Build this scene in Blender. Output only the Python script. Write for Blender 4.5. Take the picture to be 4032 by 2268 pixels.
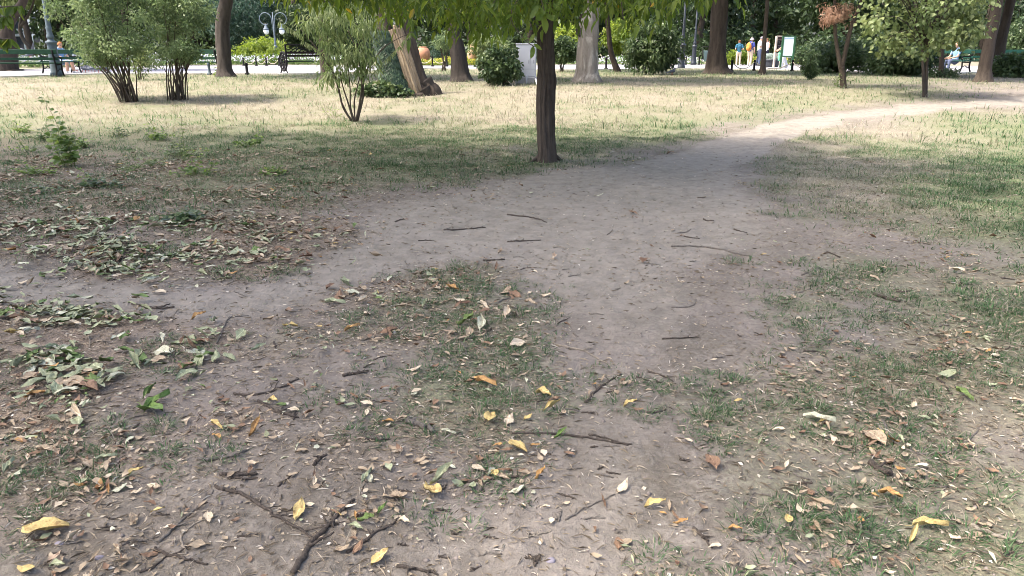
import bpy, math, random
import numpy as np
from mathutils import Vector, Matrix
R = math.radians
random.seed(5)
rng = np.random.default_rng(11)
scene = bpy.context.scene
for o in list(bpy.data.objects):
    bpy.data.objects.remove(o)
COL = scene.collection

# ------------------------------------------------------------------ camera
FPX = 2900.0
CAM = np.array([0.0, 0.0, 1.35])
PITCH = R(17.85)
cd = bpy.data.cameras.new('camera')
cam = bpy.data.objects.new('camera', cd)
COL.objects.link(cam)
cam.location = CAM
cam.rotation_euler = (R(90) - PITCH, 0, 0)
cd.sensor_width = 36.0
cd.lens = 36.0 * FPX / 4032.0
cd.clip_start = 0.05
cd.clip_end = 2000.0
scene.camera = cam
scene.render.resolution_x, scene.render.resolution_y = 1024, 576

# ------------------------------------------------------------------ sky, sun, exposure
SUN_EL = R(58)
SUN_AZ = R(-104)                     # clockwise from +Y: high on the left, a little behind the camera
S = Vector((math.sin(SUN_AZ) * math.cos(SUN_EL), math.cos(SUN_AZ) * math.cos(SUN_EL), math.sin(SUN_EL)))
world = bpy.data.worlds.new('World')
scene.world = world
world.use_nodes = True
wn = world.node_tree.nodes
sky = wn.new('ShaderNodeTexSky')
sky.sky_type = 'NISHITA'
sky.sun_disc = False
sky.sun_elevation = SUN_EL
sky.sun_rotation = SUN_AZ
sky.air_density = 0.75
sky.dust_density = 5.0
sky.ozone_density = 0.3
world.node_tree.links.new(sky.outputs[0], wn['Background'].inputs[0])
wn['Background'].inputs[1].default_value = 0.15
sd = bpy.data.lights.new('sun', 'SUN')
sd.energy = 2.0
sd.angle = R(2.2)
sd.color = (1.0, 0.93, 0.82)
sun = bpy.data.objects.new('sun', sd)
COL.objects.link(sun)
sun.rotation_euler = S.to_track_quat('Z', 'Y').to_euler()
sun.location = (-30, -8, 40)
scene.view_settings.view_transform = 'Standard'
scene.view_settings.look = 'None'
scene.view_settings.gamma = 1.0
scene.view_settings.exposure = 1.95
scene.render.engine = 'CYCLES'
scene.cycles.max_bounces = 4
scene.cycles.diffuse_bounces = 2
scene.cycles.glossy_bounces = 2
scene.cycles.transmission_bounces = 2
scene.cycles.transparent_max_bounces = 4
scene.cycles.use_denoising = True
scene.cycles.filter_width = 0.9
scene.cycles.use_adaptive_sampling = True
scene.cycles.adaptive_threshold = 0.025

# ------------------------------------------------------------------ numeric helpers
def ss(a, b, x):
    t = np.clip((np.asarray(x, float) - a) / (b - a), 0, 1)
    return t * t * (3 - 2 * t)

def _h(ix, iy, iz, s):
    h = (ix.astype(np.int64) * 374761393 + iy.astype(np.int64) * 668265263 + iz.astype(np.int64) * 2147483647 + s * 974634777) & 0xFFFFFFFF
    h = ((h ^ (h >> 13)) * 1274126177) & 0xFFFFFFFF
    h = h ^ (h >> 16)
    return (h & 0xFFFFFF) / float(0xFFFFFF)

def vn(x, y, s=0):
    x = np.asarray(x, float); y = np.asarray(y, float)
    ix = np.floor(x); iy = np.floor(y)
    fx = x - ix; fy = y - iy
    fx = fx * fx * (3 - 2 * fx); fy = fy * fy * (3 - 2 * fy)
    z = np.zeros_like(ix)
    a = _h(ix, iy, z, s); b = _h(ix + 1, iy, z, s); c = _h(ix, iy + 1, z, s); d = _h(ix + 1, iy + 1, z, s)
    return (a * (1 - fx) + b * fx) * (1 - fy) + (c * (1 - fx) + d * fx) * fy

def fbm(x, y, s=0, o=3):
    t = 0; a = 0.5; n = 0
    for i in range(o):
        t = t + a * vn(x * 2 ** i, y * 2 ** i, s + i * 17); n += a; a *= 0.5
    return t / n

def ground_z(x, y):
    x = np.asarray(x, float); y = np.asarray(y, float)
    base = 0.45 * ss(9, 24, y)
    fade = 1 - ss(23, 27, y)
    u = 0.07 * (vn(x / 2.6, y / 2.6, 1) - .5) + 0.022 * (vn(x / .7, y / .7, 2) - .5) + 0.012 * (vn(x / .19, y / .19, 3) - .5) \
        + 0.012 * (vn(x / .075, y / .075, 4) - .5) + 0.009 * (vn(x / .033, y / .033, 5) - .5)
    return base + u * fade

CP, SP = math.cos(PITCH), math.sin(PITCH)
def ray(px, py):
    a = (px - 2016.0) / FPX; b = -(py - 1134.0) / FPX
    return np.array([a, CP + b * SP, -SP + b * CP])

def P(px, py):
    """where the ray through a photo pixel meets the ground"""
    d = ray(px, py)
    t = np.geomspace(.5, 700, 500)
    for k in range(3):
        q = CAM + d * t[:, None]
        i = int(np.argmax(q[:, 2] <= ground_z(q[:, 0], q[:, 1])))
        if k < 2: t = np.linspace(t[max(i - 1, 0)], t[i], 40)
    q = q[i]
    return Vector(q)

def at(px, py, Y):
    d = ray(px, py)
    return Vector(CAM + d * (Y / d[1]))

def proj(p):
    p = np.atleast_2d(np.asarray(p, float)) - CAM
    z = p[:, 1] * CP - p[:, 2] * SP
    u = p[:, 1] * SP + p[:, 2] * CP
    zz = np.where(z > 0.05, z, 0.05)
    return 2016 + FPX * p[:, 0] / zz, 1134 - FPX * u / zz, z

def mpp(px, py, Y):
    """metres per photo pixel at depth plane Y"""
    return float((at(px + 1, py, Y) - at(px, py, Y)).length)

# ------------------------------------------------------------------ mesh builder
class MB:
    def __init__(s):
        s.V = []; s.F = []; s.n = 0; s.r = []
    def add(s, V, F, m=0, rnd=None):
        V = np.asarray(V, float).reshape(-1, 3)
        F = np.asarray(F, np.int64)
        s.V.append(V); s.F.append((F + s.n, m))
        s.r.append(np.full(len(V), 0.5) if rnd is None else np.broadcast_to(np.asarray(rnd, float), (len(V),)))
        s.n += len(V)
        return s
    def mesh(s, name, mats, smooth=True):
        me = bpy.data.meshes.new(name)
        V = np.concatenate(s.V)
        me.vertices.add(len(V)); me.vertices.foreach_set('co', V.astype(np.float32).ravel())
        li = np.concatenate([f.ravel() for f, m in s.F])
        tot = np.concatenate([np.full(len(f), f.shape[1]) for f, m in s.F])
        mi = np.concatenate([np.full(len(f), m) for f, m in s.F])
        st = np.concatenate([[0], np.cumsum(tot)[:-1]])
        me.loops.add(len(li)); me.loops.foreach_set('vertex_index', li.astype(np.int32))
        me.polygons.add(len(tot)); me.polygons.foreach_set('loop_start', st.astype(np.int32))
        try: me.polygons.foreach_set('loop_total', tot.astype(np.int32))
        except Exception: pass
        me.polygons.foreach_set('material_index', mi.astype(np.int32))
        me.polygons.foreach_set('use_smooth', np.full(len(tot), bool(smooth)))
        a = me.attributes.new('rnd', 'FLOAT', 'POINT')
        a.data.foreach_set('value', np.concatenate(s.r).astype(np.float32))
        for m in (mats if isinstance(mats, (list, tuple)) else [mats]):
            me.materials.append(m)
        me.update(calc_edges=True)
        return me
    def build(s, name, mats, parent=None, smooth=True, loc=None):
        return link(name, s.mesh(name, mats, smooth), parent, loc)

def link(name, data, parent=None, loc=None):
    o = bpy.data.objects.new(name, data)
    COL.objects.link(o)
    if parent is not None: o.parent = parent
    if loc is not None: o.location = loc
    return o

def tag(o, label=None, cat=None, group=None, kind=None):
    if label: o['label'] = label
    if cat: o['category'] = cat
    if group: o['group'] = group
    if kind: o['kind'] = kind
    return o

def thing(name, label, cat, loc=(0, 0, 0), rz=0.0, group=None):
    o = link(name, None, None, loc)
    o.rotation_euler = (0, 0, rz)
    o.empty_display_size = 0.2
    return tag(o, label, cat, group)

def spline(P_, n):
    P_ = np.asarray(P_, float)
    if len(P_) == 2:
        t = np.linspace(0, 1, n)[:, None]
        return P_[0] * (1 - t) + P_[1] * t
    Q = np.vstack([2 * P_[0] - P_[1], P_, 2 * P_[-1] - P_[-2]])
    m = len(P_) - 1
    t = np.linspace(0, m, n); i = np.minimum(t.astype(int), m - 1); f = (t - i)[:, None]
    a, b, c, d = Q[i], Q[i + 1], Q[i + 2], Q[i + 3]
    return 0.5 * (2 * b + (c - a) * f + (2 * a - 5 * b + 4 * c - d) * f ** 2 + (3 * b - a - 3 * c + d) * f ** 3)

def frames(P_):
    T = np.gradient(P_, axis=0)
    T /= np.linalg.norm(T, axis=1)[:, None] + 1e-12
    N = np.zeros_like(T)
    r = np.array([1., 0, 0]) if abs(T[0][0]) < .8 else np.array([0, 1., 0])
    n = r - T[0] * r.dot(T[0]); n /= np.linalg.norm(n); N[0] = n
    for i in range(1, len(P_)):
        n = N[i - 1] - T[i] * N[i - 1].dot(T[i])
        n /= np.linalg.norm(n) + 1e-12; N[i] = n
    return T, N, np.cross(T, N)

def tube(P_, r, sides=8, cap=True, wob=None):
    P_ = np.asarray(P_, float); n = len(P_)
    r = np.broadcast_to(np.asarray(r, float), (n,)).copy()
    T, N, B = frames(P_)
    if cap:
        P_ = np.vstack([P_[0], P_, P_[-1]]); r = np.concatenate([[r[0] * .02], r, [r[-1] * .02]])
        N = np.vstack([N[0], N, N[-1]]); B = np.vstack([B[0], B, B[-1]]); n += 2
    a = np.linspace(0, 2 * math.pi, sides, endpoint=False)
    rr = r[:, None] * np.ones(sides)[None]
    if wob is not None: rr = rr * wob(n, a)
    V = P_[:, None, :] + rr[..., None] * (np.cos(a)[None, :, None] * N[:, None, :] + np.sin(a)[None, :, None] * B[:, None, :])
    i = np.arange(n - 1)[:, None] * sides; j = np.arange(sides)[None]; j2 = (j + 1) % sides
    F = np.stack([i + j, i + j2, i + sides + j2, i + sides + j], -1).reshape(-1, 4)
    return V.reshape(-1, 3), F

def box(x0, x1, y0, y1, z0, z1):
    V = [(x, y, z) for z in (z0, z1) for y in (y0, y1) for x in (x0, x1)]
    F = [(0, 2, 3, 1), (4, 5, 7, 6), (0, 1, 5, 4), (1, 3, 7, 5), (3, 2, 6, 7), (2, 0, 4, 6)]
    return np.array(V, float), np.array(F)

def bbox(x0, x1, y0, y1, z0, z1, b=0.008):
    """box with chamfered long edges (8-sided section along its longest axis)"""
    d = np.array([x1 - x0, y1 - y0, z1 - z0]); ax = int(np.argmax(d))
    lo = np.array([x0, y0, z0]); hi = np.array([x1, y1, z1])
    u, v = [(1, 2), (2, 0), (0, 1)][ax]
    b = min(b, .3 * d[u], .3 * d[v])
    s = [(lo[u] + b, lo[v]), (hi[u] - b, lo[v]), (hi[u], lo[v] + b), (hi[u], hi[v] - b), (hi[u] - b, hi[v]), (lo[u] + b, hi[v]), (lo[u], hi[v] - b), (lo[u], lo[v] + b)]
    V = np.zeros((16, 3))
    for k, e in enumerate((lo[ax], hi[ax])):
        for i, (a, c) in enumerate(s):
            V[k * 8 + i, ax] = e; V[k * 8 + i, u] = a; V[k * 8 + i, v] = c
    Fq = [(i, (i + 1) % 8, 8 + (i + 1) % 8, 8 + i) for i in range(8)]
    return V, np.array(Fq), np.array([list(range(7, -1, -1)), list(range(8, 16))])

def lathe(prof, seg=20, c=(0, 0)):
    prof = np.asarray(prof, float)
    a = np.linspace(0, 2 * math.pi, seg, endpoint=False)
    V = np.stack([c[0] + prof[:, 0][:, None] * np.cos(a), c[1] + prof[:, 0][:, None] * np.sin(a), np.repeat(prof[:, 1][:, None], seg, 1)], -1)
    n = len(prof)
    i = np.arange(n - 1)[:, None] * seg; j = np.arange(seg)[None]; j2 = (j + 1) % seg
    F = np.stack([i + j, i + j2, i + seg + j2, i + seg + j], -1).reshape(-1, 4)
    return V.reshape(-1, 3), F

def ellipsoid(c, r, seg=14, rings=9, nz=0.0, s=0):
    t = np.linspace(0.001, math.pi - .001, rings); a = np.linspace(0, 2 * math.pi, seg, endpoint=False)
    X = np.sin(t)[:, None] * np.cos(a); Y = np.sin(t)[:, None] * np.sin(a); Z = np.cos(t)[:, None] * np.ones(seg)
    k = 1 + nz * (vn(X * 2.3 + 9 + s, Y * 2.3 + Z * 2.9 + 5, s) - .5) if nz else 1
    V = np.stack([c[0] + r[0] * X * k, c[1] + r[1] * Y * k, c[2] + r[2] * Z * k], -1)
    i = np.arange(rings - 1)[:, None] * seg; j = np.arange(seg)[None]; j2 = (j + 1) % seg
    F = np.stack([i + j, i + seg + j, i + seg + j2, i + j2], -1).reshape(-1, 4)
    return V.reshape(-1, 3), F

# leaf templates: (u along, v across, w up), faces
L4 = (np.array([(0, 0, 0), (.45, -.5, .1), (1, 0, -.06), (.45, .5, .1)]), np.array([(0, 1, 2), (0, 2, 3)]))
L8 = (np.array([(0, 0, 0), (.28, -.46, .09), (.66, -.36, .06), (1, 0, -.1), (.66, .36, .06), (.28, .46, .09), (.33, 0, .02), (.68, 0, -.02)]),
      np.array([(0, 1, 6), (1, 2, 6), (2, 7, 6), (2, 3, 7), (0, 6, 5), (6, 4, 5), (6, 7, 4), (7, 3, 4)]))
def unit(v):
    return v / (np.linalg.norm(v, axis=-1, keepdims=True) + 1e-9)
def place(t, pos, d, n, L, W):
    T, F = t
    N = len(pos)
    d = unit(d); b = unit(np.cross(n, d)); n2 = np.cross(d, b)
    L = np.broadcast_to(np.asarray(L, float), (N,))[:, None, None]; W = np.broadcast_to(np.asarray(W, float), (N,))[:, None, None]
    V = pos[:, None] + d[:, None] * (T[:, 0][None, :, None] * L) + b[:, None] * (T[:, 1][None, :, None] * W) + n2[:, None] * (T[:, 2][None, :, None] * L)
    Fc = (F[None] + (np.arange(N) * len(T))[:, None, None]).reshape(-1, F.shape[1])
    return V.reshape(-1, 3), Fc
def rdir(n, g=rng):
    v = g.normal(size=(n, 3))
    return unit(v)

# ------------------------------------------------------------------ materials
def mat(name):
    m = bpy.data.materials.new(name); m.use_nodes = True
    nt = m.node_tree
    return m, nt, nt.nodes['Principled BSDF']
def nd(nt, t, **kw):
    n = nt.nodes.new('ShaderNode' + t)
    for k, v in kw.items(): setattr(n, k, v)
    return n
def c4(c): return (c[0], c[1], c[2], 1)
def ramp(nt, fac, stops):
    r = nd(nt, 'ValToRGB')
    e = r.color_ramp.elements
    while len(e) < len(stops): e.new(0.5)
    for x, (p, c) in zip(e, stops):
        x.position = p; x.color = c4(c)
    nt.links.new(fac, r.inputs[0])
    return r.outputs[0]
def noise(nt, scale, detail=3, rough=.55, vec=None, dist=0):
    n = nd(nt, 'TexNoise')
    n.inputs['Scale'].default_value = scale; n.inputs['Detail'].default_value = detail; n.inputs['Roughness'].default_value = rough
    n.inputs['Distortion'].default_value = dist
    if vec is not None: nt.links.new(vec, n.inputs['Vector'])
    return n.outputs[0]
def coords(nt, sc=(1, 1, 1), kind='Object'):
    t = nd(nt, 'TexCoord'); m = nd(nt, 'Mapping'); m.inputs['Scale'].default_value = sc
    nt.links.new(t.outputs[kind], m.inputs[0])
    return m.outputs[0]
def bump(nt, h, b, strength=.5, dist=.01):
    n = nd(nt, 'Bump'); n.inputs['Strength'].default_value = strength; n.inputs['Distance'].default_value = dist
    nt.links.new(h, n.inputs['Height']); nt.links.new(n.outputs[0], b.inputs['Normal'])
def attr(nt, name='rnd'):
    a = nd(nt, 'Attribute'); a.attribute_name = name
    return a.outputs['Fac']
def mixc(nt, f, a, b):
    m = nd(nt, 'Mix', data_type='RGBA')
    for s, v in ((0, f), (6, a), (7, b)):
        if hasattr(v, 'is_output'): nt.links.new(v, m.inputs[s])
        else: m.inputs[s].default_value = v if s == 0 else c4(v)
    return m.outputs[2]

def leaf_mat(name, stops, transl=.4, rough=.5, spec=.35, nscale=0):
    m, nt, b = mat(name)
    c = ramp(nt, attr(nt), stops)
    if nscale:
        c = mixc(nt, noise(nt, nscale, 3, .6, coords(nt)), c, tuple(x * .62 for x in stops[len(stops) // 2][1]))
    nt.links.new(c, b.inputs['Base Color'])
    b.inputs['Roughness'].default_value = rough
    b.inputs['Specular IOR Level'].default_value = spec
    if transl:
        t = nd(nt, 'BsdfTranslucent'); mx = nd(nt, 'MixShader'); mx.inputs[0].default_value = transl
        hs = nd(nt, 'HueSaturation'); hs.inputs['Hue'].default_value = .485; hs.inputs['Saturation'].default_value = 1.1; hs.inputs['Value'].default_value = 1.5
        nt.links.new(c, hs.inputs['Color']); nt.links.new(hs.outputs[0], t.inputs[0])
        nt.links.new(b.outputs[0], mx.inputs[1]); nt.links.new(t.outputs[0], mx.inputs[2])
        nt.links.new(mx.outputs[0], nt.nodes['Material Output'].inputs[0])
    return m

def plain(name, c, rough=.6, var=.15, scale=6, metal=0, spec=.4, bmp=0):
    m, nt, b = mat(name)
    v = coords(nt)
    n = noise(nt, scale, 4, .6, v)
    col = ramp(nt, n, [(.25, tuple(x * (1 - var) for x in c)), (.75, tuple(min(1, x * (1 + var)) for x in c))])
    nt.links.new(col, b.inputs['Base Color'])
    b.inputs['Roughness'].default_value = rough; b.inputs['Metallic'].default_value = metal
    b.inputs['Specular IOR Level'].default_value = spec
    if bmp: bump(nt, noise(nt, scale * 5, 4, .6, v), b, .5, bmp)
    return m

def bark_mat(name, dark, light, vs=9, patch=None):
    m, nt, b = mat(name)
    v = coords(nt, (vs, vs, vs * .16))
    n1 = noise(nt, 3.0, 5, .65, v, .6)
    c = ramp(nt, n1, [(.32, dark), (.5, tuple((a + d) / 2 for a, d in zip(dark, light))), (.68, light)])
    if patch:
        n2 = noise(nt, 2.2, 3, .6, coords(nt, (1.3, 1.3, .5)), 1.0)
        f = ramp(nt, n2, [(.52, (0, 0, 0)), (.6, (1, 1, 1))])
        c = mixc(nt, f, c, patch)
    n3 = noise(nt, 14, 3, .6, coords(nt))
    c = mixc(nt, n3, c, tuple(x * .75 for x in light))
    nt.links.new(c, b.inputs['Base Color'])
    b.inputs['Roughness'].default_value = .9; b.inputs['Specular IOR Level'].default_value = .2
    bump(nt, n1, b, .9, .03)
    return m

M = {}
def mk_mats():
    M['bark_dark'] = bark_mat('bark_dark', (.012, .0095, .008), (.085, .068, .055), 3)
    M['bark_mid'] = bark_mat('bark_mid', (.012, .0095, .008), (.115, .092, .075), 6)
    M['bark_grey'] = bark_mat('bark_grey', (.01, .0085, .0075), (.085, .072, .062), 3)
    M['bark_brown'] = bark_mat('bark_brown', (.013, .01, .008), (.1, .08, .064), 3)
    M['bark_pale'] = bark_mat('bark_pale', (.06, .05, .04), (.3, .265, .22), 2.6, (.42, .39, .33))
    M['wood_bare'] = bark_mat('wood_bare', (.035, .024, .018), (.42, .33, .23), 4)
    M['twig_bark'] = bark_mat('twig_bark', (.035, .028, .022), (.14, .115, .095), 30)
    M['twig_grey'] = bark_mat('twig_grey', (.09, .08, .07), (.27, .24, .205), 30)
    M['twig_pale'] = bark_mat('twig_pale', (.2, .165, .125), (.46, .4, .32), 30)
    M['stem'] = plain('stem', (.06, .045, .032), .8, .3, 20)
    M['stem_green'] = plain('stem_green', (.14, .17, .06), .7, .2, 20)
    # living foliage: rnd drives dark..light
    M['canopy'] = leaf_mat('canopy', [(0, (.038, .074, .014)), (.5, (.1, .16, .028)), (.9, (.19, .235, .05)), (1, (.38, .28, .05))], .6, .4)
    M['shrub_grey'] = leaf_mat('shrub_grey', [(0, (.045, .075, .032)), (.5, (.125, .185, .08)), (1, (.28, .35, .18))], .35, .45)
    M['willow'] = leaf_mat('willow', [(0, (.055, .09, .03)), (.5, (.13, .18, .07)), (1, (.27, .31, .17))], .4, .4)
    M['ivy'] = leaf_mat('ivy', [(0, (.015, .032, .016)), (.7, (.04, .07, .035)), (1, (.09, .13, .07))], .15, .35)
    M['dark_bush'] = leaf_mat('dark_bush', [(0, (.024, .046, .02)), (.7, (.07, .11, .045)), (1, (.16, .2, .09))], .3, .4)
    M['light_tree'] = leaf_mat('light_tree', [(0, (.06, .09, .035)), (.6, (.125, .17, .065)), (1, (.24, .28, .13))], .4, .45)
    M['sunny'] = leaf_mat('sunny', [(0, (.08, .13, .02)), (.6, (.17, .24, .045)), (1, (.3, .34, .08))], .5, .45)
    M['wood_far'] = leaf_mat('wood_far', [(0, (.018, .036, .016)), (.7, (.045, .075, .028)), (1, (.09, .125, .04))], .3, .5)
    M['bluish'] = leaf_mat('bluish', [(0, (.02, .045, .032)), (.7, (.045, .085, .06)), (1, (.08, .13, .09))], .25, .5)
    M['dead_leaf'] = leaf_mat('dead_leaf', [(0, (.22, .13, .085)), (.6, (.38, .25, .175)), (1, (.5, .38, .29))], .35, .6)
    M['weed'] = leaf_mat('weed', [(0, (.07, .12, .03)), (.6, (.15, .235, .065)), (1, (.27, .34, .11))], .45, .45)
    M['silver'] = leaf_mat('silver', [(0, (.25, .32, .28)), (1, (.55, .62, .58))], .2, .6)
    M['flowers'] = leaf_mat('flowers', [(0, (.07, .13, .04)), (.45, (.16, .24, .09)), (.55, (.55, .58, .6)), (.8, (.75, .75, .8)), (1, (.5, .42, .65))], .3, .6)
    M['yflowers'] = leaf_mat('yflowers', [(0, (.1, .16, .03)), (.5, (.25, .3, .06)), (1, (.6, .52, .12))], .35, .6)
    # grass: rnd 0 green .. 1 straw
    M['grass'] = leaf_mat('grass', [(0, (.016, .036, .014)), (.35, (.085, .165, .066)), (.55, (.185, .195, .11)), (.75, (.265, .238, .178)), (1, (.35, .325, .255))], .3, .6, .25)
    # fallen litter: rnd chooses
    M['litter'] = leaf_mat('litter', [(0, (.09, .073, .052)), (.25, (.19, .155, .108)), (.5, (.32, .265, .19)), (.75, (.45, .39, .3)), (1, (.6, .56, .48))], .1, .8, .2)
    fl = dict(palegreen=((.19, .215, .115), (.34, .365, .235)), green=((.07, .12, .03), (.15, .21, .07)), fresh=((.075, .14, .03), (.15, .23, .06)),
              yellow=((.37, .27, .1), (.52, .42, .18)), orange=((.28, .15, .055), (.42, .26, .1)), tan=((.23, .175, .115), (.38, .31, .215)),
              cream=((.42, .34, .23), (.58, .5, .37)), mint=((.34, .35, .24), (.5, .5, .38)), brown=((.13, .08, .05), (.25, .16, .1)))
    for k, (a, b_) in fl.items():
        m, nt, b = mat('fallen_' + k)
        v = coords(nt)
        n = noise(nt, 30, 4, .65, v, .3)
        c = ramp(nt, n, [(.3, a), (.7, b_)])
        # midrib and side veins from the leaf's own axes
        sp = nd(nt, 'SeparateXYZ'); nt.links.new(nd(nt, 'TexCoord').outputs['Object'], sp.inputs[0])
        ay = nd(nt, 'Math', operation='ABSOLUTE'); nt.links.new(sp.outputs[1], ay.inputs[0])
        rib = ramp(nt, ay.outputs[0], [(.006, (1, 1, 1)), (.018, (0, 0, 0))])
        ph = nd(nt, 'Math', operation='SUBTRACT'); nt.links.new(sp.outputs[0], ph.inputs[0]); nt.links.new(ay.outputs[0], ph.inputs[1])
        mu = nd(nt, 'Math', operation='MULTIPLY'); nt.links.new(ph.outputs[0], mu.inputs[0]); mu.inputs[1].default_value = 85
        sn = nd(nt, 'Math', operation='SINE'); nt.links.new(mu.outputs[0], sn.inputs[0])
        c = mixc(nt, ramp(nt, sn.outputs[0], [(.82, (0, 0, 0)), (.97, (.45, .45, .45))]), c, tuple(min(1, x * 1.25) for x in b_))
        c = mixc(nt, rib, c, tuple(min(1, x * 1.35) for x in b_))
        oi = nd(nt, 'ObjectInfo'); ad = nd(nt, 'VectorMath', operation='ADD'); nt.links.new(v, ad.inputs[0])
        cx = nd(nt, 'CombineXYZ'); m7 = nd(nt, 'Math', operation='MULTIPLY'); m7.inputs[1].default_value = 37; nt.links.new(oi.outputs['Random'], m7.inputs[0]); nt.links.new(m7.outputs[0], cx.inputs[0]); nt.links.new(cx.outputs[0], ad.inputs[1])
        bl = noise(nt, 4.5, 4, .7, ad.outputs[0], .5)
        c = mixc(nt, ramp(nt, bl, [(.52, (0, 0, 0)), (.66, (.8, .8, .8))]), c, (a[0] * .55, a[1] * .42, a[2] * .4))
        n2 = noise(nt, 40, 2, .5, ad.outputs[0])
        c = mixc(nt, ramp(nt, n2, [(.64, (0, 0, 0)), (.7, (1, 1, 1))]), c, (a[0] * .4, a[1] * .33, a[2] * .33))
        nt.links.new(c, b.inputs['Base Color']); b.inputs['Roughness'].default_value = .65
        b.inputs['Specular IOR Level'].default_value = .3
        bump(nt, n, b, .5, .004)
        M['f_' + k] = m
    M['clod'] = plain('clod', (.2, .17, .15), .95, .3, 40)
    # man made
    M['asphalt'] = plain('asphalt', (.27, .265, .28), .9, .1, 3, bmp=.004)
    M['kerbstone'] = plain('kerbstone', (.45, .43, .4), .9, .15, 5)
    M['iron'] = plain('iron', (.01, .01, .011), .75, .2, 20, 0, .15)
    M['iron_green'] = plain('iron_green', (.012, .024, .02), .75, .2, 20, spec=.15)
    M['slat_green'] = plain('slat_green', (.012, .04, .024), .75, .25, 8, spec=.15)
    M['slat_teal'] = plain('slat_teal', (.016, .065, .05), .75, .25, 8, spec=.15)
    M['slat_dark'] = plain('slat_dark', (.02, .016, .013), .75, .25, 8, spec=.15)
    M['lamp_blue'] = plain('lamp_blue', (.085, .115, .135), .6, .12, 10, spec=.2)
    M['lamp_pale'] = plain('lamp_pale', (.14, .175, .21), .6, .1, 10, spec=.2)
    M['lamp_dark'] = plain('lamp_dark', (.025, .03, .04), .4, .12, 10)
    m, nt, b = mat('globe'); b.inputs['Base Color'].default_value = (.85, .88, .9, 1); b.inputs['Roughness'].default_value = .15; M['globe'] = m
    M['cabinet'] = plain('cabinet', (.47, .48, .5), .5, .05, 3)
    M['cabinet_dark'] = plain('cabinet_dark', (.3, .31, .33), .6, .1, 3)
    M['concrete'] = plain('concrete', (.3, .3, .29), .9, .15, 8, bmp=.004)
    M['pvc'] = plain('pvc', (.8, .8, .8), .4, .05, 8)
    M['terracotta'] = plain('terracotta', (.4, .2, .12), .85, .25, 7)
    M['terracotta_pale'] = plain('terracotta_pale', (.55, .33, .22), .85, .2, 7)
    M['pot_dark'] = plain('pot_dark', (.03, .036, .045), .6, .15, 8)
    M['board_white'] = plain('board_white', (.62, .74, .74), .35, .05, 3)
    M['board_green'] = plain('board_green', (.02, .08, .035), .5, .1, 6)
    M['board_brown'] = plain('board_brown', (.5, .42, .34), .6, .1, 6)
    M['rope'] = plain('rope', (.5, .45, .33), .9, .15, 30)
    M['bin'] = plain('bin', (.1, .16, .16), .5, .15, 6)
    M['wall_pale'] = plain('wall_pale', (.55, .58, .66), .9, .08, .6)
    m, nt, b = mat('glass_dark'); b.inputs['Base Color'].default_value = (.05, .06, .08, 1); b.inputs['Roughness'].default_value = .1; M['glass'] = m
    for k, c in dict(skin=(.5, .3, .21), teal=(.03, .12, .19), khaki=(.55, .45, .34), blue=(.04, .055, .24), pale=(.66, .68, .6), jeans=(.10, .125, .2),
                     navy=(.012, .012, .03), white=(.78, .78, .82), orange=(.5, .2, .04), red=(.5, .03, .05), mint=(.2, .6, .38), hair=(.12, .055, .025), ginger=(.4, .15, .06),
                     blond=(.62, .52, .38), grey=(.22, .2, .23), cap=(.3, .27, .3), hat=(.5, .45, .42), shoe=(.6, .6, .62), dshoe=(.05, .05, .06), ltblue=(.2, .33, .52),
                     denim=(.28, .38, .52), face=(.05, .03, .025), pigeon=(.13, .14, .17), pigeon_w=(.75, .75, .76), pigeon_leg=(.35, .08, .06), screen=(.02, .02, .02)).items():
        M[k] = plain('p_' + k, c, .8, .12, 9, spec=.25)
mk_mats()

# ------------------------------------------------------------------ how the ground is covered (in rows from far to near)
ZX = np.arange(15) * 184 * 1.5652
ZY = np.array([185, 215, 245, 265, 290, 320, 350, 385, 420, 460, 510, 560, 620, 690, 760, 850, 950, 1050, 1150, 1250, 1449]) * 1.5652
def tab(s):
    return np.array([[int(c) for c in r] for r in s.split()], float) / 9.0
ZG = tab('''999999779998644 999999889999632 999999999999850 999999999998301 999999999991267 889999999924688 778999989706788 556888725118889
544567763107789 545665310036789 444541000025678 333310000003567 222110000112345 100112431012345 000123330023355 112323230013344
122211321124443 221111331134432 211112220133332 221011110133333 211011100232244''')
ZN = tab('''444444444444444 111322211113443 122232210112552 332221321113312 433322111244235 544444334761167 666665556741145 666666666621136
666666677781169 666666677781179 777777777773259 777777777774238 666666666666447 888888888888778 888888888888888 888888888888888
888888888888888 888888888888888 888888888888888 888888888888888 888888888888888''')
ZL = tab('''000000000000000 000000000000000 000000000000000 000000000000000 100000000000000 321000000000000 543110000000000 665432110000000
666432210000000 666543210000000 776652100001100 887763000001110 888885100001111 469963531111122 696455430012233 996655430023344
786643341124443 875423662134433 664334341123442 553333221123333 442122111222233''')

def zone(T, x, y):
    z = ground_z(x, y) if np.ndim(x) else float(ground_z(x, y))
    px, py, d = proj(np.stack([np.ravel(x), np.ravel(y), np.ravel(z)], -1))
    fx = np.clip(np.interp(px, ZX, np.arange(15)), 0, 13.999)
    fy = np.interp(py, ZY, np.arange(len(ZY))); fy = np.where(d < .06, len(ZY) - 1, fy); fy = np.clip(fy, 0, len(ZY) - 1.001)
    i = fy.astype(int); j = fx.astype(int); a = fy - i; b = fx - j
    v = T[i, j] * (1 - a) * (1 - b) + T[i + 1, j] * a * (1 - b) + T[i, j + 1] * (1 - a) * b + T[i + 1, j + 1] * a * b
    return v.reshape(np.shape(x))

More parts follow.
